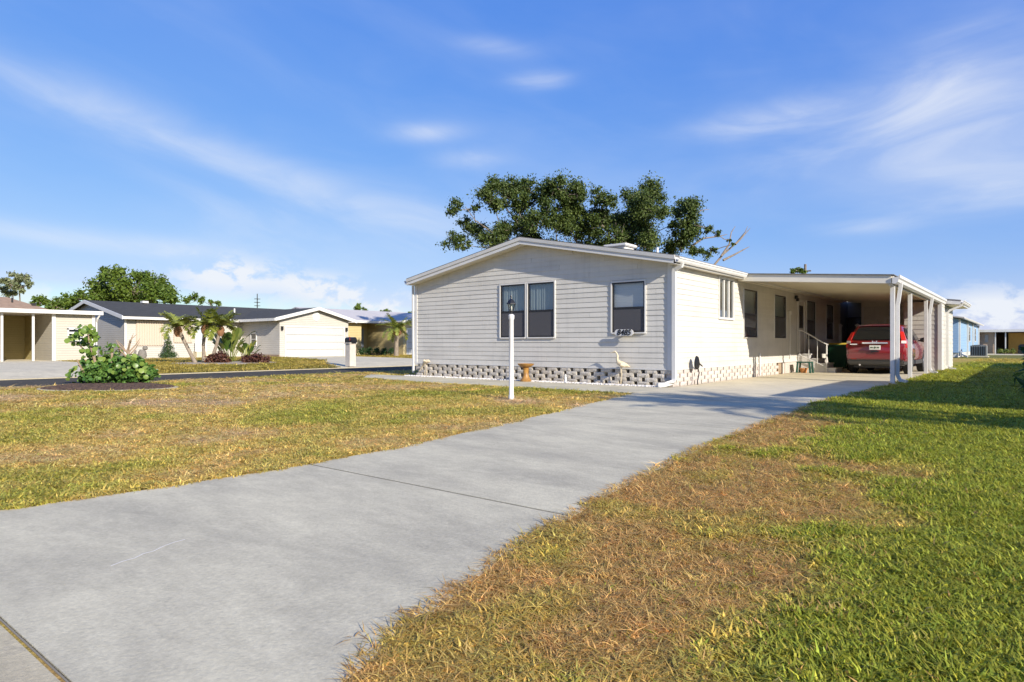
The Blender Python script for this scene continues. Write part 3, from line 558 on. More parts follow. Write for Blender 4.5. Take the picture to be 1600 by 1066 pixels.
# ------------------------------------------------------------------ yard things
lp=thing('lamp_post','white post lamp with black lantern standing in the front lawn','lamp post',(-.75,-5.05,0))
B().lathe([(.05,0),(.05,.08),(.043,.09),(.043,1.44),(.055,1.46),(.055,1.52),(.03,1.54)],(-.75,-5.05,0),20).build('post',WHITEP,lp,True)
c=(-.75,-5.05,1.54); B().lathe([(.02,0),(.02,.03),(.045,.05),(.045,.06)],c).build('lantern_base',BLACKM,lp,True)
ln=B()
for k in range(6):
    a=k*math.pi/3; ln.tube([(c[0]+.04*math.cos(a),c[1]+.04*math.sin(a),1.60),(c[0]+.07*math.cos(a),c[1]+.07*math.sin(a),1.72)],.005,5)
ln.lathe([(.095,1.72-1.54),(.088,.195),(.04,.26),(.018,.275),(.01,.30),(.014,.315),(.004,.35)],c,6).build('lantern_cap',BLACKM,lp)
B().lathe([(.036,.06),(.062,.178)],c,6).build('lantern_glass',glassmat('lantern_glass',(.9,.9,.85),1.5),lp); B().lathe([(.008,.06),(.014,.08),(.02,.11),(.012,.14),(.002,.155)],c,8).build('bulb',WHITEP,lp,True)
bb=thing('bird_bath','ochre ceramic bird bath standing on white gravel by the house','bird bath',(-3.95,-.45,0))
B().lathe([(.15,0.0),(.155,.03),(.12,.07),(.085,.14),(.07,.22),(.075,.30),(.09,.34),(.07,.36)],(-3.95,-.45,.01),20).build('pedestal',OCHRE,bb,True)
B().lathe([(.06,.36),(.12,.38),(.2,.43),(.225,.47),(.215,.475),(.18,.44),(.10,.41),(.0,.405)],(-3.95,-.45,.01),20).build('bowl',OCHRE,bb,True)
def egret(loc,rz,pose,label):
    e=thing('egret_statue',label,'statue',loc,rz,local=True)
    b=B()   # body faces -x locally
    if pose=='up': P=[(.22,0,.44),(.14,0,.47),(.02,0,.50),(-.07,0,.55),(-.10,0,.62),(-.085,0,.70),(-.11,0,.77),(-.155,0,.815),(-.20,0,.80)]; r=[.008,.045,.075,.06,.03,.02,.017,.02,.016]
    else: P=[(.22,0,.45),(.14,0,.47),(.02,0,.46),(-.07,0,.42),(-.13,0,.34),(-.2,0,.26),(-.26,0,.2),(-.29,0,.16)]; r=[.008,.05,.075,.055,.03,.02,.017,.016]
    b.tube(P,r,10).build('body',CREAM,e,True)
    if pose=='up': B().tube([(-.20,0,.80),(-.3,0,.77)],[.011,.002],6).build('beak',CREAM,e)
    else: B().tube([(-.29,0,.16),(-.35,0,.08)],[.011,.002],6).build('beak',CREAM,e)
    for s in (-1,1):
        B().tube([(.12,s*.06,.45),(.02,s*.075,.49),(-.06,s*.05,.5)],[.012,.04,.01],6).build('wing',CREAM,e,True)
        B().tube([(.0,s*.03,.43),(.01,s*.035,.22),(-.01,s*.035,.01),(-.05,s*.045,.0)],[.009,.008,.008,.004],6).build('leg',CREAM,e)
egret((-1.25,-.16,.01),R(12),'up','cream egret statue standing upright, neck raised, below the house number')
egret((-7.95,-.28,.01),R(-4),'down','cream egret statue bending its neck down by the left corner of the house')
fg=thing('garden_figurine','tiny white figurine on the gravel right of the bird bath','figurine',(-2.85,-.2,0)); B().lathe([(.05,0),(.045,.03),(.03,.06),(.035,.12),(.018,.16)],(-2.85,-.2,.01),10).build('body',WHITEP,fg,True); B().lathe([(.005,.15),(.026,.17),(.026,.2),(.005,.22)],(-2.85,-.2,.01),10).build('head',WHITEP,fg,True)
gp=thing('garden_ornament','black oval shield on a bent stake beside the side block skirt','ornament',(.2,1.0,0))
v=[(.17,1.0+.13*math.cos(t)*(1-.25*math.sin(t)),.55+.17*math.sin(t)) for t in [2*math.pi*i/18 for i in range(18)]]; n=18
B().add(v+[(.21,1.0+(p[1]-1.0)*.9,.55+(p[2]-.55)*.9) for p in v]+[(.23,1.0,.55)],[tuple(range(n))[::-1]]+[(i,(i+1)%n,n+(i+1)%n,n+i) for i in range(n)]+[(n+i,n+(i+1)%n,2*n) for i in range(n)]).build('shield',BLACKM,gp,True)
B().tube([(.2,1.12,.52),(.22,1.22,.47),(.22,1.26,.45)],[.02,.016,.008]).build('spout',BLACKM,gp,True); B().tube([(.19,1.05,.42),(.2,1.1,.3),(.19,1.06,.16),(.2,1.0,.1),(.2,1.02,.0)],.014).build('stake',BLACKM,gp,True)
stl=thing('step_stool','low green plastic stool on the slab beside the entry steps','stool',(.45,9.6,0))
B().box(.22,.68,9.38,9.8,.36,.40).build('seat',STOOLG,stl,bevel=.012)
for x in (.26,.64):
    for y in (9.42,9.76): B().hexa([(x-.03+(.03 if x>.4 else -.03),y-.03,.014),(x+.03+(.03 if x>.4 else -.03),y-.03,.014),(x+.03+(.03 if x>.4 else -.03),y+.03,.014),(x-.03+(.03 if x>.4 else -.03),y+.03,.014),(x-.025,y-.025,.36),(x+.025,y-.025,.36),(x+.025,y+.025,.36),(x-.025,y+.025,.36)]).build('leg',STOOLG,stl)
tp=thing('flower_pot','orange terracotta pot standing under the green stool','pot',(.42,9.55,0)); B().lathe([(.09,0),(.13,.13),(.145,.13),(.145,.165),(.125,.165),(.11,.1)],(.42,9.55,.014),16).build('pot',TERRA,tp,True); B().lathe([(.10,.1),(.08,.15),(.02,.17)],(.42,9.55,.014),10).build('soil',SOIL,tp,True)
bn=thing('wheelie_bin','dark green wheeled bin with a yellow lid beside the steps','bin',(.75,13.2,0))
def taper(b,x,y,z0,z1,a0,b0,a1,b1): return b.hexa([(x-a0,y-b0,z0),(x+a0,y-b0,z0),(x+a0,y+b0,z0),(x-a0,y+b0,z0),(x-a1,y-b1,z1),(x+a1,y-b1,z1),(x+a1,y+b1,z1),(x-a1,y+b1,z1)])
taper(B(),.75,13.2,.06,.92,.29,.26,.37,.36).build('body',GREENP,bn,bevel=.03); taper(B(),.75,13.2,.92,.98,.40,.39,.41,.40).build('rim',GREENP,bn,bevel=.012)
taper(B(),.75,13.2,.981,1.05,.40,.39,.30,.26).build('lid',LID,bn,bevel=.02); B().tube([(.36,13.6,.96),(.36,13.68,1.0),(1.14,13.68,1.0),(1.14,13.6,.96)],.018).build('handle',GREENP,bn)
for x in (.42,1.04): B().tube([(x-.03,13.42,.125),(x+.03,13.42,.125)],.11,14).build('wheel',RUB,bn)
def stuff_chips(name,pts,size,m,label,cat,seed,flat=.5):
    r=np.random.RandomState(seed); b=B()
    for x,y,z in pts:
        s=size*r.uniform(.6,1.4); a=r.uniform(0,6.28); e=r.uniform(.6,1.5); q=[]
        for k in range(5): t=a+k*1.2566; q.append((x+s*math.cos(t)*e*r.uniform(.8,1.1),y+s*math.sin(t)/e*r.uniform(.8,1.1),z))
        b.add(q+[(p[0]*.6+x*.4,p[1]*.6+y*.4,z+s*flat*r.uniform(.7,1.3)) for p in q],[(5,6,7,8,9)]+[(k,(k+1)%5,5+(k+1)%5,5+k) for k in range(5)])
    o=b.build(name,m); o['kind']='stuff'; return tag(o,label,cat)
gx=RNG.uniform(-8.75,-.1,1700); gy=-RNG.beta(1.3,1.6,1700)*.42-.03
stuff_chips('gravel_strip',[(a,b,.012 if b<-.28 else .004) for a,b in zip(gx,gy)],.022,GRAVEL,'white gravel strip along the foot of the house front','gravel',5,.9)
# mailbox across the street
mb=thing('mailbox','black mailbox on a pale pillar beside the road','mailbox',(-16.2,3.2,.1))
B().box(-16.36,-16.04,3.04,3.36,.05,1.02).box(-16.4,-16.0,3.0,3.4,1.02,1.07).build('pillar',mat('pillar_stucco',(.58,.52,.44),.9,var=.15,vscale=6),mb,bevel=.01)
B().prism([(3.08,1.07),(3.32,1.07),(3.32,1.2)]+[(3.2+.12*math.cos(t),1.2+.1*math.sin(t)) for t in (.5,1.05,1.57,2.1,2.64)]+[(3.08,1.2)],0,-16.45,-15.92).build('box',BLACKM,mb); B().box(-16.1,-16.07,3.05,3.075,1.15,1.32).build('flag',RED,mb)

# ------------------------------------------------------------------ the car
CAR=thing('parked_car','dark red compact estate car seen from behind under the carport','car',(2.52,10.0,.014),R(-1.5),local=True)
def loft(rings): 
    b=B(); n=len(rings[0])
    for r in rings: b.v+=[tuple(p) for p in r]
    for i in range(len(rings)-1):
        for j in range(n): b.f.append((i*n+j,i*n+(j+1)%n,(i+1)*n+(j+1)%n,(i+1)*n+j))
    b.f.append(tuple(range(n))[::-1]); b.f.append(tuple((len(rings)-1)*n+j for j in range(n))); return b
def mirror(h,y): return [(x,y+dy,z) for x,z,dy in h]+[(-x,y+dy,z) for x,z,dy in h[::-1]]
def sect(wd,zb,zt,tw,y,bow=0.):
    h=[(wd*.86,zb,0),(wd*.97,zb+.12,0),(wd,zb+.28,0),(wd,zb+(zt-zb)*.62,0),(wd*.985,zb+(zt-zb)*.82,0),(wd*tw,zt,0),(wd*.45,zt+.025,0)]
    return mirror([(x,z,bow*(1-(x/wd)**2)) for x,z,_ in h],y)
body=[sect(.80,.42,.98,.93,.03,-.05),sect(.875,.34,1.06,.93,.10,-.07),sect(.905,.30,1.09,.94,.35),sect(.91,.28,1.09,.94,1.2),sect(.91,.28,1.07,.94,2.4),sect(.91,.28,1.04,.93,3.1),sect(.90,.30,1.0,.9,3.7),sect(.87,.32,.92,.88,4.2,.04),sect(.78,.38,.78,.85,4.45,.08)]
loft(body).build('body',RED,CAR,True)
def ring(y0,y1,hw,z,cr=.12,rear=.0):
    """rounded rectangle in plan"""
    pts=[]
    for cx_,cy_,a0 in ((hw-cr,y0+cr,-90),(hw-cr,y1-cr,0),(-hw+cr,y1-cr,90),(-hw+cr,y0+cr,180)):
        for k in range(4): a=R(a0+30*k); pts.append((cx_+cr*math.cos(a),cy_+cr*math.sin(a),z))
    return pts
loft([ring(.11,3.15,.86,1.0),ring(.15,3.05,.845,1.10),ring(.325,2.55,.73,1.42),ring(.405,2.25,.678,1.56),ring(.46,2.1,.63,1.625),ring(.6,1.95,.5,1.655)]).build('cabin',RED,CAR,True)
def patch(P,poly,off,name,m,parent,th=.004,sm=False):
    p00,p10,p11,p01=[Vector(q) for q in P]; nn=(p10-p00).cross(p01-p00).normalized()
    f=lambda s,t:(p00*(1-s)+p10*s)*(1-t)+(p01*(1-s)+p11*s)*t
    v=[f(s,t)+nn*off for s,t in poly]; n=len(v)
    return B().add([tuple(q) for q in v]+[tuple(q-nn*(off+.03)) for q in v],[tuple(range(n))]+[(i,(i+1)%n,n+(i+1)%n,n+i) for i in range(n)]).build(name,m,parent)
rearP=[(-.84,.14,1.10),(.84,.14,1.10),(.68,.40,1.56),(-.68,.40,1.56)]
patch(rearP,[(.10,.06),(.90,.06),(.93,.12),(.90,.88),(.85,.96),(.15,.96),(.10,.88),(.07,.12)],.035,'rear_window',CARGLASS,CAR)
for s in (1,-1):
    sp_=[(s*.845,.14 if s>0 else 3.05,1.10),(s*.845,3.05 if s>0 else .14,1.10),(s*.68,2.25 if s>0 else .40,1.56),(s*.68,.40 if s>0 else 2.25,1.56)]
    fl=(lambda l:[(1-a,b) for a,b in l][::-1]) if s<0 else (lambda l:l)
    for pl in ([(.13,.12),(.27,.06),(.30,.9),(.20,.92),(.12,.6)],[(.325,.05),(.60,.04),(.60,.93),(.325,.92)],[(.625,.04),(.90,.03),(.93,.12),(.95,.80),(.90,.93),(.625,.93)]): patch(sp_,fl(pl),.022,'side_window',CARGLASS,CAR)
patch([(.8,3.1,1.07),(-.8,3.1,1.07),(-.64,2.2,1.57),(.64,2.2,1.57)],[(.06,.05),(.94,.05),(.92,.92),(.08,.92)],.02,'windscreen',CARGLASS,CAR)
B().box(-.60,.60,.36,.6,1.60,1.635).build('rear_spoiler',RED,CAR,bevel=.015)
for s in (1,-1):
    B().hexa([(s*.70,.02,.86),(s*.895,.10,.86),(s*.91,.30,.86),(s*.70,.2,.86),(s*.72,.05,1.12),(s*.875,.12,1.12),(s*.88,.28,1.12),(s*.72,.2,1.12)]).build('tail_light',LENSR,CAR,bevel=.015)
    tl=B().hexa([(s*.735,.055,1.121),(s*.87,.12,1.121),(s*.87,.25,1.121),(s*.72,.2,1.121),(s*.665,.24,1.40),(s*.765,.29,1.40),(s*.765,.37,1.40),(s*.66,.33,1.40)]).build('tail_light',LENSR,CAR,bevel=.01)
    B().hexa([(s*.74,.040,1.01),(s*.88,.085,1.01),(s*.88,.12,1.01),(s*.74,.1,1.01),(s*.74,.050,1.10),(s*.87,.098,1.10),(s*.87,.14,1.10),(s*.74,.1,1.10)]).build('reversing_light',LENSW,CAR,bevel=.006)
    B().tube([(s*.55,-.03,.50),(s*.72,.01,.50)],.02,6).build('reflector',LENSR,CAR)
B().hexa([(-.84,-.055,.46),(.84,-.055,.46),(.90,.3,.46),(-.90,.3,.46),(-.82,-.06,.70),(.82,-.06,.70),(.9,.3,.72),(-.9,.3,.72)]).build('rear_bumper',RED,CAR,bevel=.05)
B().hexa([(-.80,-.04,.30),(.80,-.04,.30),(.86,.3,.28),(-.86,.3,.28),(-.845,-.075,.47),(.845,-.075,.47),(.905,.35,.47),(-.905,.35,.47)]).build('bumper_cladding',CLAD,CAR,bevel=.04)
B().box(-.38,.38,-.050,.02,1.005,1.05).build('chrome_strip',CHROME,CAR,bevel=.01)
em=B().box(-.075,-.045,-.066,-.04,1.0,1.10).box(.045,.075,-.066,-.04,1.0,1.10).box(-.045,.045,-.066,-.04,1.04,1.065).build('emblem',CHROME,CAR)
pl=sub(B().box(-.16,.16,-.055,.0,.80,.95).build('licence_plate',PLATE,CAR,bevel=.006)); PINV[pl.name]=Matrix()
B().add([(-.03,-.058,.85),(.0,-.058,.835),(.03,-.058,.86),(.045,-.058,.89),(.0,-.058,.91),(-.03,-.058,.89)],[(0,1,2,3,4,5)]).box(-.13,-.055,-.058,-.05,.855,.895).box(.06,.13,-.058,-.05,.855,.895).build('plate_print',PLATED,pl)
B().box(-.12,.12,-.045,.0,.72,.76).build('tailgate_handle',BLACKM,CAR); B().box(-.74,-.52,-.045,.03,.97,1.0).build('model_badge',CHROME,CAR)
B().tube([(0,.55,1.64),(0,.42,1.82)],[.01,.003],6).build('antenna',BLACKM,CAR)
B().tube([(-.45,-.01,.30),(-.45,.25,.30)],.03,10).build('exhaust_pipe',CHROME,CAR)
for s in (1,-1):
    B().tube([(s*.86,2.5,1.10),(s*.93,2.5,1.12)],.025,6).tube([(s*.93,2.44,1.13),(s*1.03,2.47,1.14),(s*1.06,2.5,1.14)],[.06,.085,.05],8).build('wing_mirror',BLACKM,CAR,True)
    B().box(min(s*.905,s*.925),max(s*.905,s*.925),.95,2.95,.32,.46).build('sill_cladding',CLAD,CAR,bevel=.008)
    for y in (.82,3.44):
        wh=sub(B().tube([(s*.70,y,.345),(s*.72,y,.345),(s*.90,y,.345),(s*.915,y,.345)],[.30,.345,.345,.31],24).build('wheel',RUB,CAR,True)); PINV[wh.name]=Matrix()
        B().tube([(s*.9,y,.345),(s*.918,y,.345),(s*.922,y,.345)],[.235,.225,.05],20).build('rim',RIM,wh,True)
        B().add([p for k in range(17) for a in [math.pi*k/16] for p in ((s*.915,y+.38*math.cos(a),.345+.38*math.sin(a)),(s*.915,y+.45*math.cos(a),.345+.45*math.sin(a)),(s*.90,y+.38*math.cos(a),.345+.38*math.sin(a)),(s*.90,y+.45*math.cos(a),.345+.45*math.sin(a)))],[(4*k+a,4*k+b,4*k+4+b,4*k+4+a) for k in range(16) for a,b in ((0,1),(1,3),(3,2),(2,0))]).build('wheel_arch',CLAD,CAR)
B().box(-.7,.7,.3,4.0,.2,.3).build('underbody',BLACKM,CAR)

# ------------------------------------------------------------------ leaves and trees
def leaf_cloud(name,clumps,n,size,m,parent,seed,shape='leaf',up=.35,shell=.55,aspect=.5,split=0):
    r=np.random.RandomState(seed); cl=np.array(clumps,float); wgt=cl[:,3]**2; cnt=np.maximum(6,(n*wgt/wgt.sum())).astype(int)
    
    if split:   # every clump breaks into ragged sprays
        new=[]
        for c_ in cl:
            for q_ in range(split): o_=r.normal(size=3); o_/=np.linalg.norm(o_); new.append([*(c_[:3]+o_*c_[3]*r.uniform(.35,.95)*np.array([1,1,.8])),c_[3]*r.uniform(.4,.75)])
        cl=np.array(new); wgt=cl[:,3]**2; cnt=np.maximum(5,(n*wgt/wgt.sum())).astype(int)
    C=np.repeat(cl,cnt,0); k=len(C); d=r.normal(size=(k,3)); d/=np.linalg.norm(d,axis=1)[:,None]
    rad=(shell+(1-shell)*r.rand(k))*r.uniform(.75,1.22,k) if not split else np.minimum(np.abs(r.normal(0,.6,k)),1.2); p=C[:,:3]+d*(rad*C[:,3])[:,None]*np.array([1,1,.85])
    # ragged twig sprays
    nrm=d*.6+r.normal(size=(k,3))*.7+np.array([0,0,up]); nrm/=np.linalg.norm(nrm,axis=1)[:,None]
    t=np.cross(nrm,r.normal(size=(k,3))); t/=np.linalg.norm(t,axis=1)[:,None]; s=np.cross(nrm,t); L_=size*r.uniform(.6,1.35,k)[:,None]
    if shape=='leaf': V=np.stack([p-t*L_*.5,p+s*L_*aspect*.5+nrm*L_*.06,p+t*L_*.5,p-s*L_*aspect*.5+nrm*L_*.06],1); q=4
    else: V=np.stack([p+t*L_*math.cos(a)*.5+s*L_*math.sin(a)*.5+nrm*L_*.07*math.cos(3*a) for a in np.linspace(0,2*math.pi,7)[:-1]],1); q=6
    V=V.reshape(-1,3); me=bpy.data.meshes.new(name); me.from_pydata(V.tolist(),[],np.arange(len(V)).reshape(-1,q).tolist()); me.materials.append(m)
    lc=np.repeat(np.clip(r.beta(1.6,2.2,k)+np.repeat(r.uniform(-.15,.15,len(cl)),cnt),0,1),q); at=me.attributes.new('lc','FLOAT','POINT'); at.data.foreach_set('value',lc.astype(np.float32))
    return link(name,me,parent)
OAK=[(-22.72, 16.56, 10.05, 0.52), (-22.38, 17.84, 10.29, 0.33), (-21.97, 15.5, 7.82, 0.57), (-22.23, 16.7, 7.74, 0.45), (-23.32, 18.27, 9.4, 0.47), (-22.81, 18.71, 9.0, 0.68), (-19.65, 16.3, 7.93, 0.62), (-19.34, 17.08, 8.37, 0.56), (-19.46, 15.98, 10.68, 0.74), (-20.08, 17.97, 11.29, 0.71), (-19.15, 16.09, 9.92, 0.49), (-19.43, 18.6, 11.31, 0.77), (-19.41, 19.85, 11.68, 0.66), (-18.87, 17.9, 10.33, 0.63), (-19.8, 19.71, 9.33, 0.66), (-20.05, 18.96, 8.59, 0.79), (-17.13, 17.67, 8.82, 0.73), (-18.52, 19.98, 11.04, 0.91), (-16.85, 19.4, 11.19, 0.76), (-16.7, 20.52, 11.0, 0.9), (-15.84, 20.37, 10.71, 0.63), (-17.68, 21.52, 10.27, 0.93), (-16.47, 20.87, 9.74, 0.64), (-16.56, 18.98, 8.58, 0.87), (-16.86, 21.23, 8.81, 0.78), (-16.67, 22.88, 8.89, 0.8), (-15.01, 21.18, 10.49, 0.53), (-14.2, 21.29, 10.27, 0.53), (-14.92, 21.77, 8.92, 0.77), (-15.6, 24.74, 9.31, 0.82), (-15.06, 25.43, 9.89, 0.82), (-14.11, 24.24, 11.04, 0.79), (-13.93, 25.87, 11.59, 0.81), (-13.37, 25.95, 10.98, 0.74), (-12.81, 23.4, 9.81, 1.02), (-11.47, 22.65, 9.25, 0.55), (-13.86, 24.32, 8.78, 1.06), (-12.82, 24.54, 8.43, 0.91), (-13.96, 22.37, 7.88, 0.76), (-12.25, 22.87, 7.39, 0.75), (-11.37, 24.73, 8.94, 0.33), (-11.0, 25.43, 9.9, 0.65), (-10.09, 24.88, 9.82, 0.63), (-10.44, 24.75, 8.96, 0.76), (-10.98, 25.38, 8.21, 0.9), (-12.25, 26.94, 7.75, 0.81), (-10.64, 26.48, 8.72, 0.79), (-9.34, 25.58, 8.57, 0.58), (-8.93, 25.87, 8.18, 0.45), (-10.57, 25.68, 7.31, 0.9), (-9.38, 25.04, 6.87, 0.69), (-8.98, 25.34, 7.12, 0.45), (-8.77, 27.51, 8.0, 0.26), (-7.8, 25.55, 7.4, 0.2), (-18.7, 19.35, 7.59, 1.03), (-17.14, 19.82, 7.24, 1.02), (-16.89, 22.24, 7.5, 1.06), (-21.06, 19.15, 7.8, 0.8), (-15.5, 23.25, 7.49, 1.06)]
OAKBR=[[(-9.55, 26.79, 6.05), (-9.16, 27.49, 6.87), (-8.66, 28.28, 7.57), (-8.25, 28.99, 8.41), (-8.22, 29.4, 8.86)], [(-9.05, 27.2, 6.44), (-8.55, 27.98, 6.87), (-8.19, 28.65, 7.24), (-8.04, 29.16, 7.45)], [(-8.44, 27.68, 7.47), (-8.24, 28.23, 7.91), (-7.89, 28.9, 8.62)], [(-9.15, 27.12, 6.7), (-8.85, 27.74, 7.52), (-8.86, 28.12, 8.35), (-8.76, 28.58, 8.8)], [(-10.67, 25.9, 7.34), (-10.18, 26.68, 7.91), (-9.48, 27.62, 8.09), (-9.18, 28.25, 8.27)], [(-18.75, 19.42, 7.08), (-19.49, 19.21, 8.69), (-20.09, 19.12, 9.47), (-20.69, 19.02, 10.13), (-21.19, 19.0, 10.66)], [(-14.51, 22.82, 7.08), (-15.06, 22.76, 8.43), (-15.63, 22.69, 8.88)], [(-13.5, 23.63, 7.08), (-13.23, 24.23, 8.69), (-13.17, 24.66, 10.06)], [(-11.17, 25.5, 6.95), (-11.3, 25.78, 8.69), (-10.4, 26.88, 9.8), (-10.11, 27.5, 9.93)], [(-18.75, 19.42, 7.08), (-20.77, 18.19, 8.17), (-21.99, 17.6, 9.14), (-22.7, 17.41, 10.13)], [(-18.75, 19.42, 7.08), (-18.53, 19.98, 9.22), (-17.88, 20.88, 10.72)]]
def tree(name,label,clumps,n,size,m,base,seed,limbs=None,trunk_r=.35,group=None,bark=BARK):
    t=thing(name,label,'tree',base,group=group); leaf_cloud('crown',clumps,n,size,m,t,seed,split=8,shell=.2)
    b=B(); c=np.array(clumps); top=Vector((base[0]*.4+c[:,0].mean()*.6,base[1]*.4+c[:,1].mean()*.6,base[2]+(c[:,2].mean()-base[2])*.55))
    b.tube([base,(Vector(base)*.6+top*.4)+Vector((.1,.1,0)),top],[trunk_r,trunk_r*.8,trunk_r*.6],10)
    r=random.Random(seed); order=sorted(range(len(clumps)),key=lambda q:(Vector(clumps[q][:3])-top).length); done=[(top-Vector((0,0,.3)),trunk_r*.42)]
    for q in order:      # each leafy mass hangs on a limb that leaves the nearest one further in
        e=Vector(clumps[q][:3]); p,pr=min(done,key=lambda k:(k[0]-e).length+.25*(k[0]-top).length); er=max(trunk_r*.05,pr*.62); sd_=e-p; md=p+sd_*.5+Vector((r.uniform(-.12,.12),r.uniform(-.12,.12),r.uniform(-.18,.05)))*sd_.length
        b.tube([p,md,e],[min(pr,trunk_r*.3),er*1.1,er],6,False); done.append((e,er)); cr_=clumps[q][3]
        for k in range(7):
            o=Vector((r.gauss(0,1),r.gauss(0,1),r.gauss(.2,.8))).normalized()*cr_*r.uniform(.8,1.25); b.tube([e,e+o*.55+Vector((0,0,-.08*cr_)),e+o],[er*.5,er*.3,er*.1],4,False)
    for l in limbs or []: b.tube([top]+l if False else l,[trunk_r*.17*(1-.8*i/(len(l)-1)) for i in range(len(l))],6)
    b.build('trunk',bark,t,True); return t
oak=tree('oak_tree','large dark green oak with bare branches rising behind the white house',[(a,b,c-.25,d*(1.27 if i<46 or i>53 else .62)) for i,(a,b,c,d) in enumerate(OAK)]+[(a*.5+e*.5,b*.5+f*.5,c*.5+g*.5-.5,.75) for (a,b,c,d),(e,f,g,h) in zip(OAK[10:40:2],OAK[12:42:2])],115000,.175,OAKL,(-15.5,22.5,0),5,OAKBR,.45)
BIG=[(-79.19, 14.72, 7.61, 1.5), (-75.06, 15.61, 8.55, 1.47), (-78.17, 15.38, 9.25, 0.98), (-73.69, 16.44, 7.07, 1.83), (-74.22, 17.81, 8.67, 1.19), (-71.44, 18.14, 8.15, 1.39), (-71.1, 19.33, 7.12, 1.18), (-69.93, 17.31, 6.43, 1.79), (-77.31, 12.8, 6.29, 1.02), (-78.7, 17.28, 6.61, 1.69), (-69.42, 19.02, 6.07, 0.72), (-78.62, 15.2, 6.41, 1.35), (-75.13, 17.68, 6.1, 1.65)]
LOW=[(-85.86, 13.49, 6.33, 1.02), (-85.62, 11.77, 6.07, 0.77), (-87.39, 11.28, 6.27, 0.7), (-80.4, 12.81, 5.47, 0.89), (-82.01, 11.57, 5.32, 0.89)]
PALE=[(-78.45, 5.91, 7.66, 0.61), (-77.32, 6.57, 8.18, 0.68), (-76.38, 7.06, 7.95, 0.68), (-76.15, 7.39, 7.29, 0.47), (-80.36, 6.19, 6.96, 0.55), (-77.23, 6.83, 6.97, 0.61), (-81.62, 7.23, 7.59, 0.64), (-80.18, 6.99, 6.45, 0.63)]
FARA=[(-90.21, 30.27, 7.58, 0.66), (-90.08, 31.24, 8.0, 0.76), (-87.35, 31.15, 7.5, 0.65), (-88.95, 33.26, 7.21, 0.48), (-87.79, 33.75, 7.09, 0.57)]
FARB=[(-83.66, 55.7, 7.02, 0.66), (-82.36, 55.48, 7.19, 0.65), (-82.84, 56.95, 6.83, 0.55)]
FARC=[(-87.94, 65.18, 7.09, 0.6), (-86.94, 65.55, 7.07, 0.6), (-84.54, 68.78, 6.88, 0.36), (-82.96, 68.61, 6.83, 0.36)]
FARD=[(-10.57, 48.7, 7.66, 0.35), (-10.35, 49.36, 7.88, 0.36), (-9.83, 48.86, 7.68, 0.29)]
tree('shade_tree','big rounded dense green tree behind the charcoal shingle roof',BIG,24000,.38,TREEL,(-75,16,.1),8,None,.4)
tree('shade_tree','low bushy green tree between the brown roof and the big tree',LOW,3500,.4,TREEL,(-84,12.2,.1),9,None,.25)
tree('pale_tree','pale silvery green tree above the brown roof at far left',PALE,2600,.34,PALEL,(-78.5,6.7,.1),10,None,.25)
tree('shade_tree','small distant tree top above the middle of the charcoal roof',FARA,1300,.36,TREEL,(-89,32,.1),12,None,.2)
tree('shade_tree','rounded distant tree top above the pale yellow house roof, nearest the garage',FARB,900,.36,TREEL,(-83,56,.1),13,None,.2)
tree('shade_tree','thin row of distant foliage above the roof right of the rounded tree top',FARC,800,.36,TREEL,(-86,66.5,.1),14,None,.2)
tree('shade_tree','small tree top beside the pole above the carport roof',FARD,700,.24,TREEL,(-10.2,49,0),15,None,.18)
up=thing('utility_pole','thin dark pole rising above the carport roof line','pole',(-9.8,49.65,0)); B().tube([(-9.8,49.65,0),(-9.8,49.65,8.4)],[.16,.11]).build('pole',BARK,up); B().box(-10.3,-9.3,49.6,49.7,7.7,7.82).build('crossarm',BARK,up)
ms=thing('radio_mast','slim distant mast above the charcoal roof','mast',(-82,36.65,0)); B().tube([(-82,36.65,0),(-82,36.65,8.4)],[.12,.06]).build('pole',SASH,ms)
for z in (7.6,7.1,6.6): B().box(-82.25,-81.75,36.3,37.0,z,z+.06).build('antenna_arm',SASH,ms)

def frond_mesh(name,Lf,droop,seed,m,wl=.32,n=26):
    r=random.Random(seed); b=B(); lc=[]; pts=[]
    for i in range(9): t=i/8; a=R(68)-R(droop)*t; pts.append((pts[-1][0]+Lf/8*math.cos(a),pts[-1][1]+Lf/8*math.sin(a)) if pts else (0,0))
    P=[Vector((x,0,z)) for x,z in pts]; b.tube(P,[.016*(1-.8*i/8) for i in range(9)],4,False); nb=len(b.v)
    for i in range(n):
        t=.14+.86*i/(n-1); k=min(int(t*8),7); f=t*8-k; p=P[k].lerp(P[k+1],f); d=(P[k+1]-P[k]).normalized(); ln=wl*math.sin(math.pi*min(.96,t*.8+.16))**.6
        for s in (-1,1):
            o=(Vector((0,s,0))*.8+d*.55+Vector((0,0,r.uniform(-.25,.35)))).normalized(); w_=d*.026
            m1=p+o*ln*.55; tip=p+o*ln+Vector((0,0,-ln*.12)); b.add([p-w_,p+w_,m1+w_*.9,m1-w_*.9,tip],[(0,1,2,3),(3,2,4)])
    me=b.mesh(name,m); at=me.attributes.new('lc','FLOAT','POINT'); 
    at.data.foreach_set('value',np.clip(np.repeat(RNG.beta(2,2,len(me.vertices)//5+1),5)[:len(me.vertices)],0,1).astype(np.float32)); return me
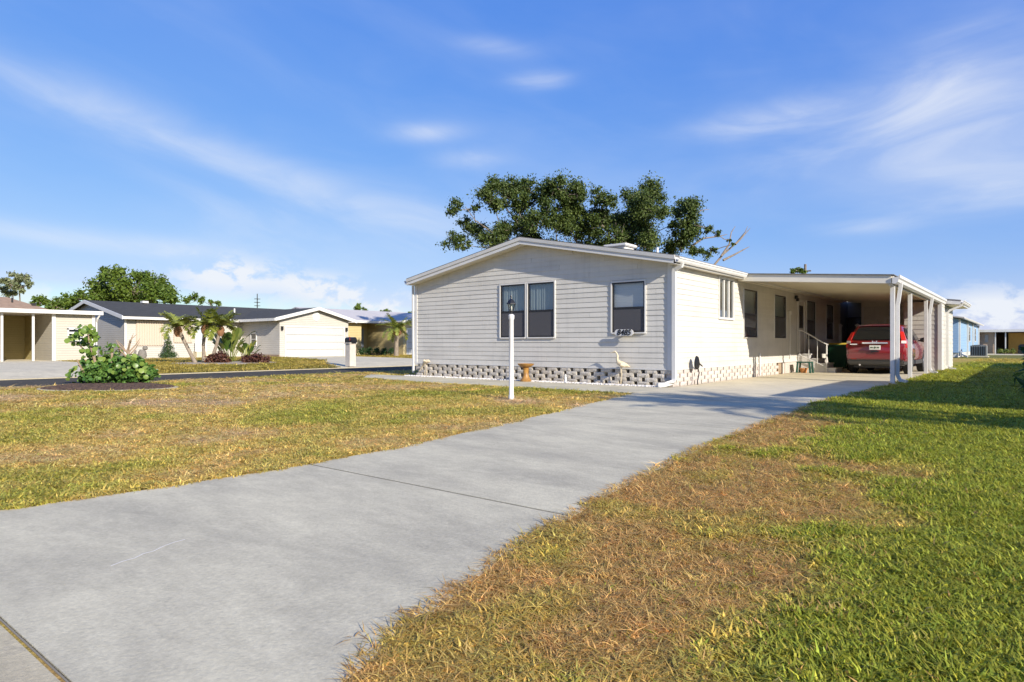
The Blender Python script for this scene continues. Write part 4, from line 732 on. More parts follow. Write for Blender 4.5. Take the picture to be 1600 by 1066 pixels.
def palm(label,base,top,Lf,seed,tr=.09,n=18,group=None,boots=True):
    t=thing('palm_tree',label,'palm',base,group=group); r=random.Random(seed); bs,tp_=Vector(base),Vector(top); md=(bs+tp_)/2+Vector((r.uniform(-.06,.06),r.uniform(-.06,.06),0))
    b=B(); path=[bs,bs.lerp(md,.5),md,md.lerp(tp_,.5),tp_]; b.tube(path,[tr*1.15,tr,tr*.9,tr*.95,tr*1.2],10).build('trunk',BARKP,t,True)
    if boots: B().lathe([(tr*1.0,-.38),(tr*1.9,-.25),(tr*2.3,-.08),(tr*1.6,.06),(tr*.5,.14)],top,9).build('boot_head',DRYB,t)
    ms_=[frond_mesh('frond',Lf*k,dr,seed+i,PALML) for i,(k,dr) in enumerate(((1,60),(1.05,90),(.95,118),(.85,30)))]
    for i in range(n):
        o=link('frond',ms_[i%4],t); o.location=top; o.rotation_euler=(R(r.uniform(-8,8)),R(r.uniform(-15,22)+(18 if i%4==2 else 0)),i*2.39996+r.uniform(-.2,.2)); 
    return t
G='small date palms in the bed across the road'
palm('leftmost of three clustered palms, trunk leaning left, across the road',(-23.6,.1,.12),(-24.25,-.4,1.72),1.15,3,.085,group=G)
palm('middle upright palm of three clustered across the road',(-23.3,.35,.12),(-23.3,.4,1.80),1.2,4,.085,group=G)
palm('rightmost of three clustered palms, leaning right behind the broad leaved plant',(-23.1,.55,.12),(-22.75,.85,1.75),1.15,5,.08,group=G)
palm('single palm with drooping fronds in front of the yellow house',(-29.3,17.2,.12),(-29.25,17.25,2.0),1.7,9,.16,24)
def paddle_plant(label,base,h,n,seed,m=BIRDL):
    t=thing('broad_leaf_plant',label,'plant',base); r=random.Random(seed)
    for i in range(n):
        a=r.uniform(0,6.28); ln=h*r.uniform(.35,.55); st=h*r.uniform(.25,.6); lean=r.uniform(.1,.55); b=B(); d=Vector((math.cos(a),math.sin(a),0)); s=Vector((-math.sin(a),math.cos(a),0)); p0=Vector(base)+d*r.uniform(0,.25); p1=p0+d*lean*st+Vector((0,0,st)); w_=ln*.2
        b.tube([p0,p1],.012,4,False); nv=len(b.v)
        e=[(0,0),(.25,.9),(.6,1),(.85,.6),(1,0)]; c=[p1+d*ln*k*lean*1.3+Vector((0,0,ln*k*(1-.45*k*lean*2))) for k,_ in e]
        b.add([c[0]]+[c[k]+s*w_*e[k][1]*q+Vector((0,0,.03)) for k in (1,2,3) for q in (1,-1)]+[c[k] for k in (1,2,3)]+[c[4]],[(0,1,7),(0,7,2),(1,3,8,7),(7,8,4,2),(3,5,9,8),(8,9,6,4),(5,10,9),(9,10,6)])
        me=b.mesh('leaf',m); at=me.attributes.new('lc','FLOAT','POINT'); at.data.foreach_set('value',np.full(len(me.vertices),min(1,max(0,r.gauss(.4,.3))),np.float32)); link('leaf',me,t)
    return t
paddle_plant('tall broad leaved green and yellow plant right of the three palms',(-24.0,1.9,.12),1.75,26,3)
paddle_plant('lime green broad leaved plant before the garage side wall',(-23.5,2.5,.12),1.15,22,4)
def shrub(name,label,clumps,n,size,m,base,seed,shape='leaf',cat='shrub',stem=STEM,group=None,aspect=.5):
    t=thing(name,label,cat,base,group=group); leaf_cloud('foliage',clumps,n,size,m,t,seed,shape,shell=.3,aspect=aspect); b=B(); r=random.Random(seed)
    for c in clumps: b.tube([(base[0]+r.uniform(-.05,.05),base[1]+r.uniform(-.05,.05),base[2]),((base[0]+c[0])/2,(base[1]+c[1])/2,base[2]+(c[2]-base[2])*.6),c[:3]],[.03,.02,.008],5)
    b.build('stem',stem,t); return t
shrub('croton_shrub','dark red croton shrub left of the lime broad leaved plant',[(-22.8,.45,.3,.3),(-22.5,.7,.42,.32),(-22.3,.85,.28,.28)],1500,.13,CROTL,(-22.6,.6,.12),3)
shrub('croton_shrub','dark red croton shrub at the right end of the palm bed',[(-21.7,1.55,.28,.28),(-21.4,1.85,.36,.3),(-21.1,2.1,.26,.26)],1500,.13,CROTL,(-21.5,1.7,.12),4)
bed=struct(B().lathe([(2.3,0),(2.25,.03),(.1,.05)],(-22.6,1.0,.115),28).build('palm_bed',mat('pale_bed',(.45,.37,.28),.95,var=.25,vscale=9)))
shrub('cone_shrub','green conical shrub in front of the cream house wall',[(-36.4,4.4,.35,.42),(-36.4,4.4,.75,.36),(-36.4,4.4,1.1,.26),(-36.4,4.4,1.4,.16),(-36.4,4.4,1.6,.08),(-36.1,4.0,.3,.3),(-36.6,4.8,.3,.3)],2200,.13,CONEL,(-36.4,4.4,.12),5,aspect=.25)
shrub('clipped_hedge','low dark green hedge before the yellow house',[(-33.1+k*.42,17.1+k*.36,.42,.36) for k in range(5)]+[(-33.0+k*.42,17.1+k*.36,.6,.22) for k in range(5)],2200,.11,SHRUBL,(-32.3,17.8,.12),6)
# sea grape and mulch bed on the lawn
th_=np.linspace(0,2*math.pi,49)[:-1]; EC=(-9.55,-8.45); 
def ell(k,ph=.0): return [(EC[0]+k*1.38*math.cos(t)*math.cos(.66)-k*.92*math.sin(t)*math.sin(.66)*1.0,EC[1]+k*1.38*math.cos(t)*math.sin(.66)+k*.92*math.sin(t)*math.cos(.66)) for t in th_]
bs_=struct(B().add([(x,y,.03) for x,y in ell(1)]+[(x,y,.10) for x,y in ell(.6)],[tuple(range(48,96))]+[(i,(i+1)%48,48+(i+1)%48,48+i) for i in range(48)]).build('mulch_bed',SOIL)); sub(bs_)
pi_=ell(1.0); po_=ell(1.07)
for i in range(48):
    j=(i+1)%48; B().hexa([(*pi_[i],0),(*pi_[j],0),(*po_[j],0),(*po_[i],0),(*pi_[i],.035),(*pi_[j],.035),(*po_[j],.03),(*po_[i],.03)]).build('edging_piece',CONCK,bs_)
pts=[]
while len(pts)<2600:
    a=RNG.uniform(0,6.283); k=math.sqrt(RNG.rand())*.99; e0,e1=1.38*k*math.cos(a),.92*k*math.sin(a); pts.append((EC[0]+e0*math.cos(.66)-e1*math.sin(.66),EC[1]+e0*math.sin(.66)+e1*math.cos(.66),.03+.07*(1-max(0,(k-.6)/.4))))
stuff_chips('mulch',pts,.035,MULCH,'dark bark mulch around the sea grape shrub','mulch',8,.5)
sg=thing('sea_grape_shrub','sea grape shrub with big round leaves and bare stems in the mulch bed','shrub',(-9.95,-8.25,.05))
rt_=Vector((.78,.6255,0)); fwd=Vector((-.6255,.78,0)); S0=Vector((-10.1,-8.37,.07))
def sgp(lat,z,dep=0.): return S0+rt_*lat*.84+fwd*dep+Vector((0,0,z*.98))
gstem=[[sgp(-.1,0),sgp(-.25,.35,.1),sgp(-.55,.75,.1),sgp(-.76,1.02,0)],[sgp(0,0),sgp(-.15,.5,-.1),sgp(-.22,.95,-.2),sgp(-.3,1.25,-.2)],[sgp(.1,0),sgp(.2,.5),sgp(.18,.9,.1)],[sgp(-.2,0),sgp(-.4,.3,-.2),sgp(-.5,.6,-.3)]]
for g_ in gstem: B().tube(g_,[.035,.03,.022,.014][:len(g_)] if len(g_)==4 else [.03,.025,.015],6).build('stem',STEM,sg)
dead=B(); dead.tube([sgp(.45,0,.3),sgp(.48,.55,.3),sgp(.45,.85,.3)],[.05,.045,.03],7)
r=random.Random(4)
for k in range(9):
    a=r.uniform(-1.2,.9); dead.tube([sgp(.46,.6+.03*k,.3),sgp(.46+.22*math.sin(a),.72+.03*k+.1*math.cos(a),.3+r.uniform(-.15,.15)),sgp(.46+.36*math.sin(a),.8+.03*k+.2*math.cos(a),.3+r.uniform(-.2,.2))],[.02,.014,.004],5)
dead.build('dead_branch',STEM,sg)
GL=[]
for k in range(4):
    n_=8; b=B().add([(.5*math.cos(t)*(1.0),.5*math.sin(t)*1.05,.07*math.cos(2*t)) for t in [2*math.pi*i/n_ for i in range(n_)]]+[(0,0,0)],[(i,(i+1)%n_,n_) for i in range(n_)]); me=b.mesh('leaf',GRAPEL,True); at=me.attributes.new('lc','FLOAT','POINT'); at.data.foreach_set('value',np.full(len(me.vertices),(.05,.3,.6,.95)[k],np.float32)); GL.append(me)
gcl=[(-.78,1.05,0,.16,16),(-.6,.95,.1,.14,12),(-.35,1.22,-.2,.22,40),(-.15,1.12,-.2,.18,20),(-.42,.72,0,.18,18),(-.08,.75,0,.24,36),(.2,.85,.1,.17,16),(-.2,.45,0,.26,36),(-.6,.25,-.2,.2,16),(.1,.45,.1,.26,26),(.85,.5,-.1,.22,22),(.6,.35,-.25,.2,16),(1.1,.3,-.1,.16,12)]
for lat,z,dp,rr,cnt in gcl:
    for k in range(cnt):
        d=Vector((r.gauss(0,1),r.gauss(0,1),r.gauss(0,.8))).normalized()*rr*r.uniform(.5,1.1); p=sgp(lat,z,dp)+d; o=link('leaf',GL[r.choice((0,1,1,2,2,3))],sg); s=r.uniform(.075,.14)
        q=(d.normalized()*.7+Vector((.55,-.35,.5))+Vector((r.gauss(0,.75),r.gauss(0,.75),r.gauss(0,.75)))).to_track_quat('Z','Y'); o.location=p; o.rotation_euler=q.to_euler(); o.scale=(s,s,s)
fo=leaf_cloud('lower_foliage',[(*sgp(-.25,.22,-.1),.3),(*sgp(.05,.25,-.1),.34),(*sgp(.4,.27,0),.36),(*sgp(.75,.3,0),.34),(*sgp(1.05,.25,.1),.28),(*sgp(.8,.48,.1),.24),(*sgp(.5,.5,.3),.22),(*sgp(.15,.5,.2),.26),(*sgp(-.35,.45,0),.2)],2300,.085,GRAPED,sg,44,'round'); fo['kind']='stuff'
# statue
stt=thing('garden_statue','grey stone squirrel statue before the cream house wall','statue',(-37.0,3.1,.12)); B().lathe([(.2,0),(.26,.15),(.22,.4),(.13,.55)],(-37.0,3.1,.12),10).build('body',STONE,stt,True); B().lathe([(.05,.5),(.15,.58),(.14,.7),(.05,.78)],(-36.95,3.25,.12),10).build('head',STONE,stt,True); B().tube([(-37.2,2.9,.2),(-37.25,2.75,.4),(-37.2,2.8,.62)],[.06,.1,.05],7).build('tail',STONE,stt,True)

# ------------------------------------------------------------------ houses across the road
CREAMSH=lapmat('shaded_cream_lap',(.43,.40,.34)); CREAMS=lapmat('cream_lap',(.49,.455,.39)); YEL=lapmat('yellow_lap',(.50,.40,.19)); BEIGE=lapmat('beige_lap',(.46,.42,.34)); OLIVE=lapmat('olive_lap',(.46,.38,.17)); GDOOR=mat('garage_door',(.52,.51,.47),.45,var=.06,vscale=2); BLUES=lapmat('blue_lap',(.26,.40,.56)); TANS=lapmat('tan_lap',(.42,.31,.22)); ORNG=mat('orange_stucco',(.58,.33,.08),.8,var=.15,vscale=2)  # first siding is the cream one greyed, shade of the gable end in its colour
Z0=.12
def slabp(b,p,t): # quad p lifted by t
    return b.hexa(list(p)+[(q[0],q[1],q[2]+t) for q in p])
def simple_window(parent,x,y0,y1,z0,z1,ax=0,m=None,name='window'):
    """framed window on a wall facing +x (ax 0) or -y (ax 1)"""
    bx=(lambda b,a0,a1,c0,c1,n0,n1:b.box(x+n0,x+n1,a0,a1,c0,c1)) if ax==0 else (lambda b,a0,a1,c0,c1,n0,n1:b.box(a0,a1,x-n1,x-n0,c0,c1))
    f=B(); bx(f,y0-.06,y0,z0-.06,z1+.06,0,.05); bx(f,y1,y1+.06,z0-.06,z1+.06,0,.05); bx(f,y0,y1,z1,z1+.06,0,.05); bx(f,y0,y1,z0-.06,z0,0,.05); bx(f,y0,y1,(z0+z1)/2-.02,(z0+z1)/2+.02,0,.04)
    wn=sub(f.build(name,TRIM,parent)); bx(B(),y0,y1,z0,z1,.004,.02).build('pane',m or CARGLASS,wn); return wn
# cream gabled house with garage; gable end tinted greyer for the shade on it
H2=thing('neighbour_house','cream house with shade-tinted gable end and charcoal shingle roof across the road','house',(-41,8,Z0))
B().box(-49.5,-37.7,2.36,18.0,Z0,2.70).build('wall',CREAMS,H2)
B().box(-49.5,-37.66,2.30,2.36,Z0,2.70).prism([(-49.5,2.70),(-37.66,2.70),(-43.6,3.86)],1,2.30,2.36).build('gable_wall',CREAMSH,H2)
r2=B(); 
for xa,za,xb,zb in ((-49.9,2.66,-43.6,3.90),(-43.6,3.90,-37.2,2.66)): slabp(r2,[(xa,2.05,za),(xb,2.05,zb),(xb,18.3,zb),(xa,18.3,za)],.10)
rr=sub(r2.build('roof',SHINGD,H2))
for xa,za,xb,zb in ((-49.95,2.66,-43.6,3.90),(-43.6,3.90,-37.15,2.66)): slabp(B(),[(xa,2.0,za-.12),(xb,2.0,zb-.12),(xb,2.05,zb-.12),(xa,2.05,za-.12)],.23).build('rake_board',TRIM,rr)
B().box(-37.2,-37.12,2.05,10.0,2.56,2.72).build('gutter',TRIM,rr)
B().box(-43.4,-43.0,5.5,5.9,3.95,4.1).build('roof_vent',TRIM,rr); B().tube([(-40.5,11.0,3.2),(-40.5,11.0,3.7)],.06).build('vent_pipe',TRIM,rr)
B().box(-37.7,-37.6,2.30,2.42,Z0,2.66).build('downspout',TRIM,H2)
sh=sub(B().box(-37.7,-37.63,3.0,4.65,.9,2.52).build('shutter',mat('ribbed_shutter',(.52,.43,.33),.6),H2))
for k in range(11): B().box(-37.63,-37.60,3.04+k*.148,3.12+k*.148,.94,2.5).build('rib',sh.data.materials[0],sh)
sh=sub(B().box(-37.7,-37.63,5.3,6.5,1.1,2.52).build('shutter',sh.data.materials[0],H2))
for k in range(8): B().box(-37.63,-37.60,5.34+k*.148,5.42+k*.148,1.14,2.5).build('rib',sh.data.materials[0],sh)
dd=sub(B().box(-37.7,-37.64,6.7,7.5,.5,2.3).build('door',TRIM,H2)); B().box(-37.64,-37.61,6.85,7.35,1.3,2.1).build('door_pane',mat('pale_pane',(.45,.5,.52),.2),dd)
B().box(-37.7,-37.2,6.6,7.6,Z0,.5).build('door_step',CONCB,H2); B().tube([(-37.2,5.2,Z0),(-37.2,5.2,.95),(-37.25,4.6,1.5)],.025,6).tube([(-37.2,6.55,.5),(-37.2,6.55,1.3)],.025,6).build('handrail',TRIM,H2)
B().box(-46,-32.83,10.06,15.66,Z0,2.70).build('garage_wall',CREAMS,H2); B().prism([(9.98,2.7),(15.74,2.7),(12.9,3.46)],0,-33.0,-32.83).build('garage_gable',CREAMS,H2)
r3=B()
for ya,za,yb,zb in ((9.6,2.66,12.9,3.50),(12.9,3.50,16.1,2.66)): slabp(r3,[(-44,ya,za),(-32.5,ya,za),(-32.5,yb,zb),(-44,yb,zb)],.09)
g3=sub(r3.build('garage_roof',SHINGD,H2))
for ya,za,yb,zb in ((9.55,2.66,12.9,3.50),(12.9,3.50,16.15,2.66)): slabp(B(),[(-32.5,ya,za-.11),(-32.43,ya,za-.11),(-32.43,yb,zb-.11),(-32.5,yb,zb-.11)],.22).build('rake_board',TRIM,g3)
B().box(-38,-32.5,9.5,9.6,2.56,2.74).build('gutter',TRIM,g3)
gd=sub(B().box(-32.83,-32.76,10.4,10.5,Z0,2.25).box(-32.83,-32.76,15.2,15.3,Z0,2.25).box(-32.83,-32.76,10.5,15.2,2.17,2.25).build('garage_door',TRIM,H2))
for k in range(4): B().box(-32.83,-32.79,10.51,15.19,Z0+.01+k*.51,Z0+.50+k*.51).build('panel',GDOOR,gd,bevel=.008)
for y in (10.2,15.45): B().box(-32.83,-32.68,y-.06,y+.06,1.95,2.2).build('wall_lamp',BLACKM,H2)
B().lathe([(.32,0),(.32,.03)],(0,0,0),8).build('gable_vent',TRIM,H2).matrix_parent_inverse=PINV['neighbour_house']@Matrix.Translation((-32.83,12.9,2.95))@Matrix.Rotation(R(90),4,'Y')
simple_window(H2,10.06,-36.4,-35.75,.95,1.75,1); B().box(-37.0,-32.83,10.0,10.06,Z0,.3).build('base_trim',STEM,H2)
# beige house with carport, far left
H1=thing('neighbour_house','beige house with an open carport and brown roof at far left','house',(-37,-5,Z0))
B().box(-37.2,-33.7,-2.57,-.7,Z0,2.62).build('storage_wall',BEIGE,H1); B().box(-33.72,-33.62,-2.66,-2.5,Z0,2.62).box(-33.72,-33.62,-.8,-.66,Z0,2.62).build('corner_trim',TRIM,H1)
lw=sub(B().box(-33.7,-33.6,-1.97,-1.9,1.15,1.85).box(-33.7,-33.6,-1.27,-1.2,1.15,1.85).box(-33.7,-33.6,-1.97,-1.2,1.78,1.88).build('louver_window',WHITEP,H1))
B().box(-33.7,-33.66,-1.9,-1.27,1.15,1.78).build('pane',CARGLASS,lw)
for k in range(3): slabp(B(),[(-33.66,-1.9,1.22+k*.2),(-33.56,-1.9,1.16+k*.2),(-33.56,-1.27,1.16+k*.2),(-33.66,-1.27,1.22+k*.2)],.05).build('louver',WHITEP,lw)
B().box(-38.6,-38.5,-16,-2.6,Z0,2.62).build('carport_wall',OLIVE,H1); B().box(-38.5,-35.6,-4.62,-4.55,Z0,2.62).build('partition',OLIVE,H1); B().box(-38.5,-37.2,-2.6,-2.5,Z0,2.62).build('partition',OLIVE,H1)
for y in (-3.47,-4.78,-6.2,-8.): B().box(-33.76,-33.66,y-.05,y+.05,Z0,2.62).build('post',WHITEP,H1)
B().box(-38.6,-33.4,-14,-.42,2.622,2.70).build('carport_roof',ROOFW,H1); B().box(-33.4,-33.3,-14,-.36,2.60,2.80).build('fascia',TRIM,H1)
B().box(-46,-38.6,-14,-1.2,Z0,2.7).build('wall',BEIGE,H1)
hp=B().add([(-46.4,-16,2.7),(-37.6,-16,2.7),(-37.6,-.7,2.7),(-46.4,-.7,2.7),(-42,-14,3.86),(-42,-2.6,3.86)],[(0,1,4),(1,2,5,4),(2,3,5),(3,0,4,5),(3,2,1,0)]).build('roof',SHINGB,H1); sub(hp)
B().tube([(-40.5,-2.7,3.3),(-40.5,-2.7,3.75)],.05).build('vent_pipe',SASH,hp); B().box(-40.0,-39.8,-1.9,-1.7,3.2,3.45).build('roof_vent',SASH,hp)
spout('downspout',[(-33.35,-.52,2.58),(-33.45,-.6,2.4),(-33.6,-.6,2.2),(-33.6,-.6,.2)],H1)
cb=thing('storage_cabinet','white cabinet standing in the far left carport','cabinet',(-36.5,-5.2,Z0)); B().box(-36.8,-36.1,-5.6,-4.85,Z0+.02,1.05).build('cabinet_body',WHITEP,cb); B().box(-36.1,-36.07,-5.55,-5.24,Z0+.1,1.0).build('door',WHITEP,cb); B().box(-36.1,-36.07,-5.21,-4.9,Z0+.1,1.0).build('door',WHITEP,cb)
tb=thing('storage_bin','dark teal bin beside the white cabinet in the far left carport','bin',(-35.8,-4.75,Z0)); taper(B(),-35.9,-4.72,Z0+.02,.9,.2,.12,.25,.16).build('body',mat('teal_plastic',(.02,.09,.10),.5),tb); taper(B(),-35.9,-4.72,.9,.97,.27,.18,.24,.15).build('lid',BLACKM,tb)
# yellow house
H3=thing('neighbour_house','pale yellow house with white roof and white garage door across the road','house',(-38,21,Z0))
B().box(-46,-36,16.6,19.35,Z0,2.75).build('wall',YEL,H3); B().box(-46,-37.6,19.35,21.2,Z0,2.75).build('entry_wall',YEL,H3); B().box(-46,-33,21.2,28,Z0,2.75).prism([(21.2,2.75),(28,2.75),(24.6,3.6)],0,-33.2,-33).build('garage_wall',YEL,H3)
r4=B(); slabp(r4,[(-35.5,16.2,2.78),(-35.5,28.3,2.78),(-40.5,28.3,3.95),(-40.5,16.2,3.95)],.1); slabp(r4,[(-46.5,16.2,2.6),(-40.5,16.2,3.95),(-40.5,28.3,3.95),(-46.5,28.3,2.6)],.1)
r4=sub(r4.build('roof',ROOFW,H3)); g4=B(); slabp(g4,[(-40,20.8,2.74),(-32.7,20.8,2.74),(-32.7,24.6,3.66),(-40,24.6,3.66)],.09); slabp(g4,[(-40,24.6,3.66),(-32.7,24.6,3.66),(-32.7,28.4,2.74),(-40,28.4,2.74)],.09); g4.build('garage_roof',ROOFW,H3)
B().box(-35.5,-35.42,16.2,20.8,2.72,2.9).build('fascia',TRIM,r4)
slabp(B(),[(-32.7,20.75,2.64),(-32.62,20.75,2.64),(-32.62,24.6,3.57),(-32.7,24.6,3.57)],.2).build('rake_board',TRIM,r4)
gd=sub(B().box(-33,-32.94,21.5,21.6,Z0,2.3).box(-33,-32.94,26.6,26.7,Z0,2.3).box(-33,-32.94,21.6,26.6,2.2,2.3).build('garage_door',TRIM,H3))
for k in range(4): B().box(-33,-32.96,21.61,26.59,Z0+.01+k*.52,Z0+.51+k*.52).build('panel',GDOOR,gd,bevel=.008)
B().box(-37.6,-37.52,20.3,20.36,.3,2.3).build('downspout',TRIM,H3); d3=sub(B().box(-37.6,-37.54,19.9,20.8,.2,2.3).build('door',mat('blue_grey_door',(.22,.25,.32),.5),H3)); B().box(-37.54,-37.52,20.15,20.55,1.1,2.0).build('door_pane',CARGLASS,d3)
tree('shade_tree','dark green tree crown far behind the yellow house roof ridge',[(-93.,52.5,6.3,.6),(-92.6,53.2,6.2,.5)],400,.36,TREEL,(-93,53,.1),16,None,.15)

# ------------------------------------------------------------------ houses behind on the right
H4=thing('blue_house','pale blue sided house beyond the storage room at right','house',(-2,56,0))
B().box(-8,2.2,45.5,69,.35,2.95).build('wall',BLUES,H4); B().box(-8,2.16,45.6,69,0,.35).build('skirt_panel',TRIM,H4)
r5=B(); slabp(r5,[(2.6,45.1,2.95),(2.6,69.4,2.95),(-2.9,69.4,3.75),(-2.9,45.1,3.75)],.1); slabp(r5,[(-2.9,45.1,3.75),(-2.9,69.4,3.75),(-8.4,69.4,2.95),(-8.4,45.1,2.95)],.1); r5=sub(r5.build('roof',ROOFW,H4)); B().prism([(-8,2.95),(2.2,2.95),(-2.9,3.7)],1,45.5,45.6).build('gable_wall',BLUES,H4)
gutter(2.6,45.1,69.4,3.0,r5)
for y in (45.6,53.5,60.,68.5): B().box(2.2,2.32,y,y+.2,.1,2.95).build('downspout',TRIM,H4)
for y in (55.5,63.0): simple_window(H4,2.2,y,y+1.6,1.3,2.5)
spout('drain_elbow',[(2.3,45.65,.5),(2.45,45.5,.2),(2.8,45.3,.06)],H4,.1,.1)
H5=thing('tan_house','tan house with orange carport wall at the far right','house',(6,74,0))
B().box(2.,3.5,70,80,0,2.3).build('wall',TANS,H5); B().box(3.5,16,76,80,0,2.3).build('rear_wall',BLACKM and TANS,H5); B().box(4.65,16,71.5,76,0,2.2).build('stucco_wall',ORNG,H5); B().box(1.6,16,69.4,80.4,2.3,2.5).build('roof',ROOFW,H5); B().box(1.6,16,69.3,69.4,2.26,2.52).build('fascia',TRIM,H5)
for x in (3.56,4.4): B().box(x,x+.1,69.6,69.7,0,2.3).build('post',TRIM,H5)
B().box(2.7,3.0,69.96,70,1.2,2.0).build('wall_panel',mat('grey_panel',(.3,.3,.3),.6),H5)
struct(B().box(2.5,25,62,69.5,-.05,.02).build('patio',CONCB))
shrub('flower_shrub','low flowering shrub on the patio edge before the orange wall',[(4.1,66.,.35,.3),(4.6,66.2,.3,.3),(5.1,66.4,.35,.3)],500,.16,BIRDL,(4.5,66.2,0),21)
v5=thing('covered_cart','dark covered cart before the orange wall at the right edge','cart',(6.2,68,0)); B().box(5.5,7.2,67.5,69,.3,1.0).build('cover',BLACKM,v5,bevel=.12)
for x in (5.7,7.0): B().tube([(x,67.45,.25),(x,67.6,.25)],.25,12).build('wheel',RUB,v5)
ac=thing('air_conditioner','grey air conditioning unit beside the blue house','air conditioner',(3.3,48.2,0))
B().box(2.8,3.85,47.7,48.75,.08,.9).build('casing',mat('ac_grey',(.23,.24,.23),.5),ac,bevel=.02); B().box(2.7,3.95,47.6,48.85,0,.08).build('pad',CONCB,ac)
for k in range(7): B().box(2.84+k*.145,2.9+k*.145,47.67,47.70,.14,.84).build('grille_bar',SASH,ac)
B().lathe([(.45,.9),(.45,.93),(.1,.96)],(3.32,48.22,0),16).build('fan_guard',SASH,ac)

# ------------------------------------------------------------------ neighbour on the right (beyond the frame, casts the long shadow)
HN=thing('side_neighbour_house','neighbouring manufactured home and porch right of the drive','house',(12,8,0))
B().box(8.4,16,-2.5,3.9,0,2.5).prism([(8.4,2.5),(16,2.5),(12.2,3.3)],1,-2.5,-2.4).build('porch_wall',BEIGE,HN); B().box(10.9,18.5,3.9,24,0,2.5).build('wall',BEIGE,HN)
n1=B(); slabp(n1,[(8.05,-2.85,2.55),(12.2,-2.85,3.4),(12.2,4.0,3.4),(8.05,4.0,2.55)],.08); slabp(n1,[(12.2,-2.85,3.4),(16.4,-2.85,2.55),(16.4,4.,2.55),(12.2,4.,3.4)],.08); n1.build('porch_roof',SHING,HN)
n2=B(); slabp(n2,[(10.5,4.0,2.55),(14.7,4.0,3.4),(14.7,24.4,3.4),(10.5,24.4,2.55)],.08); slabp(n2,[(14.7,4.,3.4),(18.9,4.,2.55),(18.9,24.4,2.55),(14.7,24.4,3.4)],.08); n2.build('roof',SHING,HN)
for y in (6,10,15,20): 
    f=sub(B().box(10.82,10.9,y,y+1.1,1.1,2.2).build('window',TRIM,HN)); B().box(10.8,10.82,y+.06,y+1.04,1.16,2.14).build('pane',CARGLASS,f)
shrub('leafy_shrub','dark glossy shrub reaching in at the right edge of the lawn',[(6.75,-1.8,.5,.42),(6.7,-1.85,.75,.34),(6.85,-1.9,.3,.42),(7.1,-1.7,.6,.5),(7.3,-1.5,.9,.5)],900,.24,SHRUBL,(7.0,-1.75,0),31,aspect=.28)
shrub('leafy_shrub','rounded shrub in the side border, nearer the camera',[(9.6,-4.8,.9,.8),(9.9,-5.2,1.5,.7),(10.3,-4.5,1.3,.9),(9.3,-4.4,.5,.6)],2200,.22,SHRUBL,(9.8,-4.8,0),32)
shrub('leafy_shrub','tall shrub in the side border beside the porch',[(11.5,-5.6,1.2,.9),(11.9,-5.2,2.0,.8),(11.2,-5.9,.6,.8)],1800,.24,SHRUBL,(11.6,-5.5,0),33)
palm('tall slender palm in the side border',(12.2,-6.3,0),(12.5,-6.2,4.3),1.9,21,.13,26)
palm('second tall palm in the side border, farther right',(14.9,-6.2,0),(15.3,-6.0,5.6),2.0,22,.14,26)

# ------------------------------------------------------------------ lawn grass
def tuft(name,seed,nb,rad,h,wd,lean,m):
    r=random.Random(seed); b=B()
    for i in range(nb):
        a=r.uniform(0,6.283); q=rad*math.sqrt(r.random()); p=Vector((q*math.cos(a),q*math.sin(a),-.004)); a2=r.uniform(0,6.283); d=Vector((math.cos(a2),math.sin(a2),0)); s=Vector((-d.y,d.x,0)); hh=h*r.uniform(.55,1.2); ln=lean*r.uniform(.3,1.2)*hh; w_=wd*r.uniform(.7,1.2)
        m1=p+d*ln*.35+Vector((0,0,hh*.62)); t=p+d*ln+Vector((0,0,hh*(1-.25*lean*r.random()))); b.add([p-s*w_*.5,p+s*w_*.5,m1+s*w_*.45,m1-s*w_*.45,t],[(0,1,2,3),(3,2,4)])
    me=bpy.data.meshes.new(name); me.from_pydata(b.v,[],b.f); me.materials.append(m); return bpy.data.objects.new(name,me)
def grassmat():
    m,t,b=nodes('grass_blade'); a=t.nodes.new('ShaderNodeAttribute'); a.attribute_type='INSTANCER'; a.attribute_name='gcol'
    b.inputs['Roughness'].default_value=.55; b.inputs['Specular IOR Level'].default_value=.25; t.links.new(a.outputs['Color'],b.inputs['Base Color'])
    tr=t.nodes.new('ShaderNodeBsdfTranslucent'); t.links.new(a.outputs['Color'],tr.inputs[0]); ms=t.nodes.new('ShaderNodeMixShader'); ms.inputs[0].default_value=.4
    t.links.new(b.outputs[0],ms.inputs[1]); t.links.new(tr.outputs[0],ms.inputs[2]); t.links.new(ms.outputs[0],t.nodes['Material Output'].inputs[0]); return m
GM=grassmat(); TC=bpy.data.collections.new('tufts')
for i in range(4): TC.objects.link(tuft('a_green_tuft%d'%i,50+i,9,.035,.055,.008,.9,GM))
for i in range(4): TC.objects.link(tuft('b_dry_tuft%d'%i,70+i,11,.05,.03,.0045,2.6,GM))
